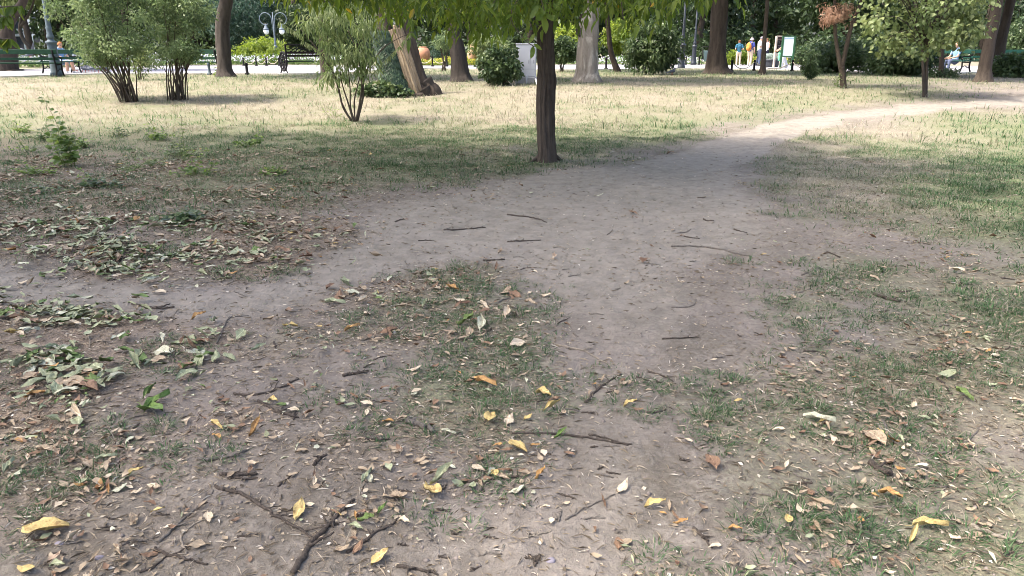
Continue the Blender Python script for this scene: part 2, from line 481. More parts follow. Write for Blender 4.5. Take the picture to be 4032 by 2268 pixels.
TX = np.array([1560, 1700, 1800, 1900, 2000, 2100, 2200, 2300, 2400, 2576, 2800]) * 1.5652
TT = np.array([420, 388, 352, 320, 298, 283, 272, 262, 255, 246, 236]) * 1.5652
TB = np.array([520, 480, 440, 400, 345, 310, 296, 286, 276, 264, 252]) * 1.5652
def branch(px, py, w=0):
    return ss(-25, 25, np.interp(px / K_, [0, 300, 700, 900], [44, 36, 40, 50]) - np.abs(py / K_ + w * 1.5 - np.interp(px / K_, [0, 250, 500, 700, 900, 1200], [722, 748, 768, 742, 655, 600]))) * (px / K_ < 1250)
def track(x, y):
    """1 on the trodden track that sweeps to the right and on its branch to the left"""
    px, py, d = proj(np.stack([np.ravel(x), np.ravel(y), np.ravel(ground_z(x, y))], -1))
    w = 14 * (fbm(np.ravel(x) / .5, np.ravel(y) / .5, 61, 3) - .5) * 2
    t, b = np.interp(px, TX, TT), np.interp(px, TX, TB)
    m = ss(-8, 10, py + w - t) * ss(-8, 10, b - py - w) * (px > 2300)
    # broad worn fan below the tree, narrowing towards the camera
    lx = np.interp(py / K_, [410, 460, 520, 600, 680, 800, 950, 1449], [1480, 1250, 1000, 860, 1320, 1420, 1430, 1330]); rx = np.interp(py / K_, [410, 460, 520, 600, 680, 800, 950, 1449], [1860, 1890, 1910, 1900, 1720, 1700, 1660, 1600])
    f = ss(-70, 70, px / K_ + w * 5 - lx) * ss(-70, 70, rx - px / K_ - w * 5) * ss(400, 440, py / K_) * (1 - .8 * ss(650, 900, py / K_))
    l = branch(px, py, w) * .85
    m = np.maximum(np.maximum(m, f), l) * (d > .1)
    return m.reshape(np.shape(x))
K_ = 1.5652
def cover(x, y):
    n = fbm(x / .55, y / .55, 31, 3) - .5
    n2 = vn(x / 1.7, y / 1.7, 35) - .5
    g = zone(ZG, x, y)
    g = g * (1 - .93 * np.clip(track(x, y) * (1 - .55 * ss(640, 760, proj(np.stack([np.ravel(x), np.ravel(y), np.ravel(ground_z(x, y))], -1))[1].reshape(np.shape(x)) / K_)), 0, 1))
    return np.clip(g + (n * 1.0 + n2 * .35) * (.35 + 1.2 * g * (1 - g)) * np.clip(g * 6, .25, 1), 0, 1)
def green(x, y):
    n = fbm(x / 1.1, y / .8, 41, 3) - .5
    z = zone(ZN, x, y) * .92 + .08
    return np.clip(z + (n * 1.0 + (vn(x / .2, y / .2, 43) - .5) * .5) * (1.25 - z), 0, 1)
def litter(x, y):
    n = fbm(x / .5, y / .42, 51, 3) - .5
    g = zone(ZL, x, y)
    pp = proj(np.stack([np.ravel(x), np.ravel(y), np.ravel(ground_z(x, y))], -1))
    g = g * (1 - .85 * branch(pp[0], pp[1], 8 * np.ravel(n)).reshape(np.shape(x)))
    return np.clip(g + n * 1.3 * (.25 + g), 0, 1)

def build_ground():
    fr = np.linspace(-R(44), R(44), 470)
    bk = np.linspace(R(44), 2 * math.pi - R(44), 62)[1:-1]
    th = np.concatenate([fr, bk])
    r = np.concatenate([np.linspace(.0, 1.1, 8)[1:-1], np.geomspace(1.1, 30, 400), np.geomspace(30, 900, 36)[1:]])
    X = r[:, None] * np.sin(th); Y = r[:, None] * np.cos(th)
    Z = ground_z(X, Y)
    n, k = X.shape
    V = np.stack([X, Y, Z], -1).reshape(-1, 3)
    V = np.vstack([V, [[0, 0, float(ground_z(0., 0.))]]])
    i = np.arange(n - 1)[:, None] * k; j = np.arange(k)[None]; j2 = (j + 1) % k
    F = np.stack([i + j, i + k + j, i + k + j2, i + j2], -1).reshape(-1, 4)
    mb = MB(); mb.add(V, F)
    fan = np.stack([np.full(k, 0), np.arange(k), (np.arange(k) + 1) % k], -1); fan[:, 0] = len(V) - 1
    mb.F.append((fan, 0))
    m, nt, b = mat('park_ground')
    tc = nd(nt, 'TexCoord').outputs['Object']
    g_, n_, l_ = attr(nt, 'gcov'), attr(nt, 'gren'), attr(nt, 'glit')
    big = noise(nt, .9, 4, .6, tc); mid = noise(nt, 7, 5, .65, tc); fine = noise(nt, 45, 5, .7, tc); tiny = noise(nt, 190, 3, .6, tc)
    dirt = ramp(nt, mid, [(.3, (.136, .119, .095)), (.5, (.202, .18, .149)), (.7, (.292, .261, .22))])
    dirt = mixc(nt, ramp(nt, fine, [(.38, (.75, .75, .75)), (.62, (0, 0, 0))]), dirt, (.11, .094, .073))
    dirt = mixc(nt, ramp(nt, tiny, [(.66, (0, 0, 0)), (.74, (.55, .55, .55))]), dirt, (.4, .36, .31))
    dirt = mixc(nt, ramp(nt, big, [(.4, (0, 0, 0)), (.7, (.5, .5, .5))]), dirt, (.3, .262, .24))
    du = nd(nt, 'Math', operation='MULTIPLY'); nt.links.new(attr(nt, 'gdust'), du.inputs[0]); nt.links.new(ramp(nt, mid, [(.3, (.35, .35, .35)), (.65, (.95, .95, .95))]), du.inputs[1])
    dirt = mixc(nt, du.outputs[0], dirt, mixc(nt, noise(nt, 16, 4, .6, tc), (.21, .19, .16), (.365, .333, .285)))
    thatch = ramp(nt, fine, [(.3, (.125, .106, .076)), (.5, (.25, .22, .163)), (.7, (.34, .31, .24))])
    turf = ramp(nt, fine, [(.3, (.06, .078, .036)), (.5, (.135, .16, .078)), (.7, (.25, .26, .15))])
    gr = mixc(nt, n_, thatch, turf)
    def band(a, lo, hi):     # soft threshold broken up by the fine noise
        ad = nd(nt, 'Math', operation='MULTIPLY_ADD'); nt.links.new(fine, ad.inputs[0]); ad.inputs[1].default_value = .9
        sb = nd(nt, 'Math', operation='SUBTRACT'); nt.links.new(a, sb.inputs[0]); sb.inputs[1].default_value = .45
        nt.links.new(sb.outputs[0], ad.inputs[2])
        mr = nd(nt, 'MapRange'); nt.links.new(ad.outputs[0], mr.inputs[0]); mr.inputs[1].default_value = lo; mr.inputs[2].default_value = hi
        return mr.outputs[0]
    c = mixc(nt, band(g_, .2, .75), dirt, gr)
    lit = ramp(nt, tiny, [(.35, (.12, .088, .066)), (.5, (.25, .19, .14)), (.65, (.42, .34, .255))])
    c = mixc(nt, band(l_, .35, 1.2), c, lit)
    nt.links.new(c, b.inputs['Base Color'])
    b.inputs['Roughness'].default_value = .95; b.inputs['Specular IOR Level'].default_value = .15
    vo = nd(nt, 'TexVoronoi', feature='DISTANCE_TO_EDGE'); vo.inputs['Scale'].default_value = 17; vo.inputs['Randomness'].default_value = 1
    wv = nd(nt, 'Mix', data_type='VECTOR'); wv.inputs[0].default_value = .12
    nz = nd(nt, 'TexNoise'); nz.inputs['Scale'].default_value = 9; nt.links.new(tc, nz.inputs['Vector'])
    nt.links.new(tc, wv.inputs[4]); nt.links.new(nz.outputs['Color'], wv.inputs[5]); nt.links.new(wv.outputs[1], vo.inputs['Vector'])
    cr = ramp(nt, vo.outputs[0], [(0, (0, 0, 0)), (.05, (1, 1, 1))])
    h1 = nd(nt, 'Math', operation='MULTIPLY_ADD'); nt.links.new(fine, h1.inputs[0]); h1.inputs[1].default_value = 1.6; nt.links.new(mid, h1.inputs[2])
    h2 = nd(nt, 'Math', operation='MULTIPLY_ADD'); nt.links.new(cr, h2.inputs[0]); h2.inputs[1].default_value = .12; nt.links.new(h1.outputs[0], h2.inputs[2])
    h3 = nd(nt, 'Math', operation='MULTIPLY_ADD'); nt.links.new(tiny, h3.inputs[0]); h3.inputs[1].default_value = .5; nt.links.new(h2.outputs[0], h3.inputs[2])
    bump(nt, h3.outputs[0], b, .8, .014)
    o = mb.build('ground', m)
    Vx, Vy = V[:, 0], V[:, 1]
    for nm, f in (('gcov', cover), ('gren', green), ('glit', litter), ('gdust', track)):
        a = o.data.attributes.new(nm, 'FLOAT', 'POINT'); a.data.foreach_set('value', f(Vx, Vy).astype(np.float32))
    tag(o, 'bare trodden earth and dry lawn of the park', None, None, 'structure')
build_ground()

# ------------------------------------------------------------------ the paved promenade behind the lawn
NEAR = [(-900, 330), (0, 306), (450, 292), (900, 293), (1280, 292), (1650, 272), (2250, 277), (2700, 272), (3180, 279), (3700, 291), (3950, 284), (4700, 282)]
FAR = [(-900, 277), (0, 277), (450, 263), (900, 259), (1280, 259), (1650, 261), (2250, 257), (2700, 255), (3180, 256), (3700, 262), (3950, 262), (4700, 262)]
def flat(px, py, z=.45):
    d = ray(px, py); t = (z - CAM[2]) / d[2]
    return np.array(CAM + d * t)
def promenade():
    a = spline([flat(*p) for p in NEAR], 90); b = spline([flat(*p) for p in FAR], 90)
    n = len(a); k = 5
    G = np.stack([a * (1 - t) + b * t for t in np.linspace(0, 1, k)], 1); G[..., 2] = .458
    i = np.arange(n - 1)[:, None] * k; j = np.arange(k - 1)[None]
    F = np.stack([i + j, i + k + j, i + k + j + 1, i + j + 1], -1).reshape(-1, 4)
    mb = MB(); mb.add(G.reshape(-1, 3), F)
    tag(mb.build('promenade_path', M['asphalt']), 'pale grey paved promenade crossing behind the lawn', None, None, 'structure')
    for nm, e, s in (('near', a, -1), ('far', b, 1)):
        mb = MB()
        T = np.gradient(e, axis=0); T = unit(T); Nn = np.stack([-T[:, 1], T[:, 0], 0 * T[:, 0]], -1)
        p0 = e - Nn * .05; p1 = e + Nn * .05
        V = []
        for q, z in ((p0, .40), (p0, .50), (p1, .50), (p1, .40)):
            q = q.copy(); q[:, 2] = z; V.append(q)
        V = np.stack(V, 1)
        i = np.arange(n - 1)[:, None] * 4; j = np.arange(3)[None]
        F = np.stack([i + j, i + j + 1, i + 4 + j + 1, i + 4 + j], -1).reshape(-1, 4)
        mb.add(V.reshape(-1, 3), F)
        tag(mb.build('kerb_' + nm, M['kerbstone'], smooth=False), 'low stone kerb along the promenade', None, None, 'structure')
    return a, b
EDGE_N, EDGE_F = promenade()

# ------------------------------------------------------------------ grass
BL = (np.array([(0, -.5, 0), (0, .5, 0), (.55, -.36, 0), (.55, .36, 0), (1, 0, 0)]), None)
def blades(pos, az, lean, h, w, dry, curve=.35):
    """bent tapering blades: 5 vertices, a quad and a tip triangle"""
    n = len(pos)
    out = np.stack([np.cos(az), np.sin(az), np.zeros(n)], -1)
    side = np.stack([-np.sin(az), np.cos(az), np.zeros(n)], -1)
    up = np.array([0, 0, 1.])
    mid = pos + (up * np.cos(lean)[:, None] + out * np.sin(lean)[:, None]) * (h * .55)[:, None]
    l2 = lean + curve
    tip = mid + (up * np.cos(l2)[:, None] + out * np.sin(l2)[:, None]) * (h * .5)[:, None]
    s = side * (w * .5)[:, None]
    V = np.stack([pos - s, pos + s, mid + s * .8, mid - s * .8, tip], 1).reshape(-1, 3)
    b = (np.arange(n) * 5)[:, None]
    return V, b + np.array([[0, 1, 2, 3]]), b + np.array([[3, 2, 4]]), np.repeat(dry, 5)

def sample_sector(n, r0, r1, half=R(40), p=1.0):
    u = rng.random(n)
    r = (r0 ** (2 * p) + u * (r1 ** (2 * p) - r0 ** (2 * p))) ** (1 / (2 * p))
    t = (rng.random(n) * 2 - 1) * half
    return r * np.sin(t), r * np.cos(t)

def on_path(x, y):
    px, py, d = proj(np.stack([x, y, np.full_like(x, .45)], -1))
    e = np.interp(px, [p[0] for p in NEAR], [p[1] for p in NEAR])
    return py < e + .5

def lawn(name, label, n, r0, r1, h0, h1, w0, w1, lean, power, p=1.0, gmin=.05, half=R(40), dryb=0.0, only=None):
    x, y = sample_sector(n, r0, r1, half, p)
    g = cover(x, y); cl = fbm(x / .22, y / .22, 77, 2)
    if only is not None: g = g * only(x, y)
    keep = (rng.random(n) < np.clip(g, 0, 1) ** power * np.clip((cl - .34) * 3.6, .05, 1)) & (g > gmin) & ~on_path(x, y)
    x, y, g, cl = x[keep], y[keep], g[keep], cl[keep]
    gn = green(x, y)
    dry = np.clip(1 - gn + rng.normal(0, .2, len(x)) + dryb, 0, 1)
    r = np.hypot(x, y)
    h = (h0 + (h1 - h0) * rng.random(len(x)) ** 1.6) * (.6 + .8 * cl)
    w = w0 + (w1 - w0) * rng.random(len(x))
    pos = np.stack([x, y, ground_z(x, y) - .004], -1)
    az = rng.random(len(x)) * 2 * math.pi
    ln = np.clip(rng.normal(lean, .35, len(x)) + dry * .25, .02, 1.5)
    V, q, t, d = blades(pos, az, ln, h, w, dry * .9 + .05)
    mb = MB(); mb.add(V, q, 0, d); mb.F.append((t, 0))
    tag(mb.build(name, M['grass'], smooth=False), label, 'grass', None, 'stuff')

lawn('far_grass', 'sunlit dry lawn grass in front of the promenade', 250000, 13, 40, .04, .15, .007, .015, .7, 1.0, .75, dryb=.0)
lawn('middle_grass', 'sparse green and straw grass around the middle tree', 150000, 6, 14, .02, .085, .0035, .0075, .65, 1.15, .8)
lawn('green_lawn', 'fresh green turf patch at the right edge', 90000, 4.5, 16, .025, .075, .004, .008, .6, 1.0, .8, .15, R(39), .2, lambda x, y: (x > 1.5) * ss(.6, .9, zone(ZN, x, y)) * ss(.45, .8, zone(ZG, x, y)))

def tufts(name, label, n, r0, r1, per, h0, h1, w0, w1, seed, dryp=.2, rad=.035, p=.6):
    """weed tufts: splayed short blades in clumps wherever the ground is grassy"""
    g = np.random.default_rng(seed)
    x, y = sample_sector(n, r0, r1, R(39), p)
    c = cover(x, y); k = (g.random(n) < c ** 1.1 * np.clip(vn(x / .3, y / .3, 91) * 2.2 - .5, 0, 1)) & (c > .09)
    x, y, c = x[k], y[k], c[k]; n = len(x)
    s = g.uniform(.55, 1.35, n)
    i = np.repeat(np.arange(n), (per * s).astype(int)); m = len(i)
    a = g.random(m) * 6.283; rr = rad * s[i] * np.sqrt(g.random(m)) * (1 + .08 * np.hypot(x, y)[i])
    bx, by = x[i] + np.cos(a) * rr, y[i] + np.sin(a) * rr
    pos = np.stack([bx, by, ground_z(bx, by) - .002], -1)
    gn = green(x, y)
    dry = np.where(g.random(m) < dryp + .5 * (1 - gn[i]), g.uniform(.5, .95, m), np.clip(g.normal(.2, .1, m), .02, .45))
    h = (h0 + (h1 - h0) * g.random(m)) * s[i]
    V, q, t, d = blades(pos, a + g.normal(0, .5, m), np.clip(g.normal(1.05, .35, m), .1, 1.5), h, w0 + (w1 - w0) * g.random(m), dry, .5)
    mb = MB(); mb.add(V, q, 0, d); mb.F.append((t, 0))
    tag(mb.build(name, M['grass'], smooth=False), label, 'grass', None, 'stuff')
    print(name, n, m)
tufts('near_weeds', 'low dark green weed tufts scattered over the near earth', 13000, 1.35, 5.0, 46, .014, .046, .0018, .0038, 5, .2)
tufts('middle_weeds', 'low green weed tufts along both sides of the worn path', 16000, 4.5, 13, 34, .025, .065, .0032, .0062, 6, .15, .05, .7)

# ------------------------------------------------------------------ trees
def bark_tube(Pw, Rw, sides=20, rings=40, amp=.1, fa=7, fz=2.2, seed=0):
    Q = spline(np.column_stack([np.asarray(Pw), np.asarray(Rw)]), rings)
    Pq, r = Q[:, :3], Q[:, 3]
    L = np.concatenate([[0], np.cumsum(np.linalg.norm(np.diff(Pq, axis=0), axis=1))])
    def wob(n, a):
        l = np.concatenate([[L[0]], L, [L[-1]]]) if n == len(L) + 2 else L
        ca, sa = np.cos(a)[None], np.sin(a)[None]
        lz = l[:, None]
        # vertical furrows: noise stretched along the trunk, sampled round the circle so that it closes
        f = np.abs(vn(ca * fa * .8 + lz * .35 + 31, sa * fa * .8 + lz * fz * .5 + 11, seed) - .5) * 2
        f2 = vn(ca * fa * 2 + 3, sa * fa * 2 + lz * fz * 2.2, seed + 3)
        lump = vn(ca * 1.3 + 7, sa * 1.3 + lz * 1.1, seed + 5) - .5
        return 1 + amp * (np.minimum(f * 1.8, 1) - .6) + amp * .5 * (f2 - .5) + .16 * lump
    return tube(Pq, r, sides, True, wob)

def world_trunk(pts, Y):
    Pw = [np.array(at(x, y, Y)) for x, y, w in pts]
    Rw = [w / 2 * mpp(x, y, Y) for x, y, w in pts]
    return Pw, Rw

def clumps(cs, rs, n, L, W, tmpl=L4, droop=.5, g=rng, jitter=.35):
    """n leaves round every clump centre; droop pulls the leaf tips down"""
    cs = np.asarray(cs, float); K = len(cs)
    rs = np.broadcast_to(np.asarray(rs, float), (K,))
    idx = np.repeat(np.arange(K), n)
    N = len(idx)
    off = rdir(N, g) * (g.random(N) ** .45)[:, None]
    pos = cs[idx] + off * rs[idx][:, None] * np.array([1, 1, .75])
    d = off * .8 + rdir(N, g) * .8 + np.array([0, 0, -droop])
    nr = np.array([0, 0, 1.]) + rdir(N, g) * .9
    l = L * (1 + g.normal(0, jitter * .5, N)); l = np.clip(l, L * .4, L * 1.8)
    V, F = place(tmpl, pos, d, nr, l, l * (W / L))
    base = g.random(K)[idx] * .55 + g.random(N) * .45
    return V, F, np.repeat(base, len(tmpl[0]))

def ell_points(n, c, r, shell=.55, g=rng, zmin=None):
    out = []
    while len(out) < n:
        v = rdir(1, g)[0] * (shell + (1 - shell) * g.random()) * g.uniform(.75, 1.08)
        p = np.asarray(c) + v * np.asarray(r)
        if zmin is not None and p[2] < zmin: continue
        out.append(p)
    return np.array(out)

def make_tree(name, label, base, pts, bark, crown=None, leafmat=None, zmax=6.0, amp=.1, fa=7, sides=22, rings=44, group=None, flare=1.0, seed=0, extra=None, limbs=6):
    """base: photo pixel of the foot; pts: (x, y, width) up the trunk; crown: dict(n, k, c offset, r, L, W)"""
    b = P(*base); Y = b.y
    t = thing(name, label, 'tree', b, 0, group)
    o = np.array(b)
    Pw, Rw = world_trunk(pts, Y)
    if zmax and Pw[-1][2] < zmax + o[2]:
        dv = Pw[-1] - Pw[-2]; dv = dv / np.linalg.norm(dv); dv = unit(dv + np.array([0, 0, .6]))
        s = (zmax + o[2] - Pw[-1][2]) / dv[2]
        for f in (.5, 1.0):
            Pw.append(Pw[-1] + dv * s * .5); Rw.append(Rw[-1] * (.8 if f < 1 else .55))
    # foot: root flare into the soil
    Pw = [Pw[0] - np.array([0, 0, .12])] + Pw; Rw = [Rw[0] * (1 + .35 * flare)] + [Rw[0] * (1 + .12 * flare)] + Rw[1:]
    V, F = bark_tube([p - o for p in Pw], Rw, sides, rings, amp, fa, seed=seed)
    MB().add(V, F).build('trunk', M[bark], t)
    if extra: extra(t, o, Y)
    if crown:
        top = Pw[-1] - o
        c = top + np.array(crown.get('off', (0, 0, 0)))
        cs = ell_points(crown['k'], c, crown['r'], crown.get('shell', .5), zmin=crown.get('zmin', None))
        rs = rng.uniform(.6, 1.25, len(cs)) * crown.get('cr', .8)
        mb = MB()
        for i in range(min(limbs, len(cs))):
            e = cs[i]; m_ = (top * .6 + e * .4) + np.array([0, 0, .4])
            MB_ = tube(spline([top - np.array([0, 0, .4 + .2 * i]), m_, e], 8), np.linspace(Rw[-1] * .6, .015, 8), 6)
            mb.add(*MB_)
        if limbs: mb.build('limbs', M[bark], t)
        V, F, r = clumps(cs, rs, crown['n'], crown['L'], crown['W'], crown.get('t', L4), crown.get('droop', .5))
        MB().add(V, F, 0, r).build('crown', M[leafmat], t, smooth=False)
    return t

HIGH = dict(k=60, n=110, r=(3.6, 3.2, 2.6), off=(0, 0, 1.6), L=.3, W=.2, cr=1.0)

# --- the tree in the middle of the picture
def middle_tree():
    b = P(2155, 636); Y = b.y; o = np.array(b)
    t = thing('middle_tree', 'dark slender tree with furrowed bark standing alone in the middle of the lawn', 'tree', b)
    pts = [(2155, 636, 74), (2156, 600, 68), (2152, 540, 66), (2150, 440, 68), (2152, 360, 70), (2155, 320, 72), (2153, 270, 65), (2150, 180, 62), (2150, 80, 62), (2152, 0, 60)]
    Pw, Rw = world_trunk(pts, Y)
    Pw += [Pw[-1] + np.array([.03, .05, .9]), Pw[-1] + np.array([-.1, .1, 2.2]), Pw[-1] + np.array([0, .1, 3.8])]; Rw += [.095, .075, .05]
    Pw = [Pw[0] - np.array([0, 0, .12])] + [Pw[0] + np.array([0, 0, .01])] + Pw[1:]; Rw = [Rw[0] * 1.3] + [Rw[0] * 1.06] + Rw[1:]
    V, F = bark_tube([p - o for p in Pw], Rw, 72, 260, .24, 8, 3.0, 4)
    for k in range(2):
        a = k * 2.9 + .4
        q = spline([(math.cos(a) * .08, math.sin(a) * .08, .1), (math.cos(a) * .18, math.sin(a) * .18, .015), (math.cos(a + .3) * .36, math.sin(a + .3) * .36, -.04)], 10)
        MB().add(*tube(q, np.linspace(.03, .012, 10), 8)).build('root', M['bark_mid'], t)
    MB().add(V, F).build('trunk', M['bark_mid'], t)
    # lower edge of the crown along x
    xb = np.array([-3.4, -2.7, -2.1, -1.5, -.9, -.3, .1, .5, .9, 1.3, 1.8, 2.2, 2.6])
    zb = np.array([2.15, 1.85, 1.72, 1.60, 1.55, 1.58, 1.62, 1.74, 1.70, 1.63, 1.64, 1.8, 2.0])
    # drooping limbs
    lim = MB(); tips = []
    g = np.random.default_rng(3)
    for i in range(34):
        a = g.random() * 2 * math.pi; ln = g.uniform(1.5, 3.6)
        z0 = g.uniform(1.9, 4.2)
        s = np.array([0, 0, z0])
        e = np.array([math.cos(a) * ln, math.sin(a) * ln * .8, 0])
        zt = np.interp(e[0] + o[0], xb, zb) - o[2] + g.uniform(.35, .9)
        m_ = e * .5 + np.array([0, 0, max(z0, zt) + .45]); e[2] = zt
        c = spline([s, m_, e], 14)
        lim.add(*tube(c, np.linspace(.035, .006, 14), 6))
        tips.append(c[5:])
    lim.build('limbs', M['bark_mid'], t)
    # compound leaves: a rachis with paired hanging leaflets
    N = 1800
    BX = [900, 1050, 1150, 1250, 1350, 1500, 1600, 1750, 1900, 2000, 2120, 2200, 2300, 2400, 2480, 2560, 2640, 2720, 2800, 2950]
    BY = [-230, -150, -95, -60, -40, 0, 35, 55, 60, 50, 5, 0, 15, 5, 40, 20, -30, -60, -100, -190]
    q_ = g.uniform(960, 2880, N); y = Y + np.clip(g.normal(0, 1.3, N), -2.8, 3.0)
    x = (q_ - 2016) / FPX * y * .97
    sl = np.tan(np.arctan((1134 - np.interp(q_, BX, BY)) / FPX) - PITCH)
    z = CAM[2] + y * sl + .16 + .10 * (vn(x * 3, y * 2, 5) - .5) * 3 + g.exponential(.32, N)
    pos = np.stack([x, y, z], -1) - o
    rd = np.stack([g.normal(0, 1, N), g.normal(0, 1, N), -g.uniform(.3, 1.6, N)], -1); rd = unit(rd)
    RL = g.uniform(.2, .36, N)
    mb = MB(); tw = MB()
    cl = vn(x * 2.2, y * 2.2 + z * 3, 8)
    side = unit(np.cross(rd, np.array([0, 0, 1.]) + g.normal(0, .2, (N, 3))))
    nr = np.cross(side, rd)
    for k in range(4):
        for sgn in (-1, 1):
            f = .2 + .22 * k
            p = pos + rd * (RL * f)[:, None] + np.array([0, 0, -1]) * (RL * f * f * .4)[:, None]
            d = rd * .55 + side * sgn * .75 + np.array([0, 0, -.55]) + g.normal(0, .2, (N, 3))
            L = g.uniform(.075, .13, N) * (1 - .1 * abs(k - 1.5))
            V, F = place(L8, p, d, nr + g.normal(0, .25, (N, 3)), L, L * .37)
            rn = np.clip(cl * .55 + g.random(N) * .42 + (g.random(N) < .02) * .5, 0, 1)
            mb.add(V, F, 0, np.repeat(rn, 8))
    p = pos + rd * (RL * .95)[:, None] + np.array([0, 0, -1]) * (RL * .36)[:, None]
    V, F = place(L8, p, rd + np.array([0, 0, -.6]), nr, .14, .05)
    mb.add(V, F, 0, np.repeat(np.clip(cl * .55 + g.random(N) * .42, 0, 1), 8))
    mb.build('lower_foliage', M['canopy'], t, smooth=False)
    # rachises as thin strips
    ra = MB()
    for i in range(0, N):
        q = np.stack([pos[i], pos[i] + rd[i] * RL[i] * .5 + [0, 0, -.1 * RL[i]], pos[i] + rd[i] * RL[i] + [0, 0, -.4 * RL[i]]])
        w = side[i] * .0018
        ra.add(np.vstack([q - w, q + w]), [(0, 1, 4, 3), (1, 2, 5, 4)])
    ra.build('leaf_stalks', M['stem_green'], t)
    # upper crown
    cs = ell_points(20, (-.4, -.3, 5.0), (3.4, 3.2, 2.0), .25, g, 3.2)
    V, F, r = clumps(cs, g.uniform(.8, 1.5, len(cs)), 150, .3, .19, L4, .6, g)
    MB().add(V, F, 0, r * .85).build('crown', M['canopy'], t, smooth=False)
    # the single leaves hanging in front of the trunk, each told apart
    lm = []
    for k in range(4):
        T = leaf_sheet(.5, .42, curl=.15 + .1 * k, fold=.16, seed=k, nu=8, nv=5)
        lm.append(T)
    sp = [(2120, 20, 2095, 85), (2150, 15, 2140, 90), (2178, 12, 2200, 60), (2140, 50, 2100, 100), (2142, 55, 2136, 140), (2150, 52, 2178, 92), (2160, 60, 2200, 95), (2148, 40, 2185, 50),
          (1935, 20, 1885, 40), (1945, 10, 1920, 60), (1960, 5, 1962, 50), (2060, 150, 2075, 165), (2105, 130, 2090, 175), (2105, 170, 2125, 215), (2100, 180, 2108, 230), (2560, 20, 2575, 45), (2590, 40, 2598, 62), (2365, 8, 2380, 24), (2455, 80, 2450, 118)]
    g2 = np.random.default_rng(8)
    Yn = Y - 2.6
    mid = [M['f_green']]
    for i, (x0, y0, x1, y1) in enumerate(sp):
        a, e = at(x0, y0, Yn), at(x1, y1, Yn - .05 + .1 * g2.random())
        T, Fq = lm[i % 4]
        d = np.array(e - a); Lh = np.linalg.norm(d)
        V, _ = place((T, Fq), np.array(a)[None] - o, d[None], np.array([[g2.normal() * .5, -1, .5]]), Lh, Lh)
        lf = MB().add(V, Fq, 0, g2.uniform(.35, .75)).build('leaf', M['canopy'], t)
    for ch in ([(2100, -60), (2130, 0), (2145, 50)], [(1990, -80), (1950, 0), (1940, 15)], [(2075, -60), (2010, 60), (2060, 150), (2105, 185)], [(2600, -60), (2560, 15), (2590, 40)], [(2440, -50), (2455, 80)]):
        V, F = tube(spline([np.array(at(x_, y_, Yn)) - o for x_, y_ in ch], 12), .004, 5)
        MB().add(V, F).build('twig', M['stem'], t)

def leaf_sheet(w0, wid, curl=.2, fold=.15, seed=0, nu=9, nv=5, wave=.03, skew=0.0, roll=0.0):
    """a leaf blade of unit length as a grid: outline, midrib fold, curl along and roll across"""
    u = np.linspace(0, 1, nu); v = np.linspace(-1, 1, nv)
    wd = wid * .5 * np.sin(np.pi * np.clip(u, 0.0, 1) ** .85) ** .8
    wd = np.maximum(wd, .008)
    wd = wd * (1 + .35 * (vn(u * 6, u * 0, seed + 4) - .5))
    a = curl * math.pi * u
    s = np.cumsum(np.concatenate([[0], np.full(nu - 1, 1 / (nu - 1))]) * np.cos(a)); h = np.cumsum(np.concatenate([[0], np.full(nu - 1, 1 / (nu - 1))]) * np.sin(a))
    X = np.repeat(s[:, None], nv, 1); Yv = wd[:, None] * v[None]
    Zv = h[:, None] + fold * np.abs(Yv) * 2 + wave * (vn(u[:, None] * 5 + 3, v[None] * 2.2 + seed, seed) - .5) * 2
    if roll:
        ph = v[None] * roll * (wd[:, None] / (wid * .5))
        Yv = wd[:, None] * np.sin(ph) / max(roll, 1e-3); Zv = Zv + wd[:, None] * (1 - np.cos(ph)) / max(roll, 1e-3)
    Yv = Yv + skew * s[:, None] ** 2
    V = np.stack([X, Yv, Zv], -1).reshape(-1, 3)
    i = np.arange(nu - 1)[:, None] * nv; j = np.arange(nv - 1)[None]
    F = np.stack([i + j, i + j + 1, i + nv + j + 1, i + nv + j], -1).reshape(-1, 4)
    return V, F
middle_tree()

# --- trees just outside the frame that shade the foreground (their crowns reach in above it)
def shade_tree(label, x, y, h, seed, rad, off=(0, 0)):
    g = np.random.default_rng(seed)
    z0 = float(ground_z(x, y))
    t = thing('shade_tree', label, 'tree', (x, y, z0), 0)
    V, F = bark_tube([(0, 0, -.1), (.03, 0, .6), (.05, .05, 1.8), (0, .1, h * .5), (off[0], off[1], h)], [.34, .27, .25, .2, .08], 20, 60, .12, 8, seed=seed)
    MB().add(V, F).build('trunk', M['bark_dark'], t)
    cs = ell_points(170, (off[0], off[1], h), (rad, rad * .95, 2.4), .12, g, 3.0)
    mb = MB()
    for i in range(9):
        mb.add(*tube(spline([(0, .1, h * .45 + .2 * i), cs[i] * .5 + np.array([0, 0, h * .4]), cs[i]], 8), np.linspace(.06, .015, 8), 6))
    mb.build('limbs', M['bark_dark'], t)
    V, F, r = clumps(cs, g.uniform(1.2, 2.0, len(cs)), 66, .4, .27, L4, .5, g)
    MB().add(V, F, 0, r * .8).build('crown', M['canopy'], t, smooth=False)
    return t
lt = shade_tree('broad tree at the left edge whose drooping leaves hang into the top corner', -13.2, 5.8, 13.0, 21, 6.2)
shade_tree('tall tree just left of the camera whose crown shades the foreground', -10.2, 3.8, 14.0, 22, 6.6)

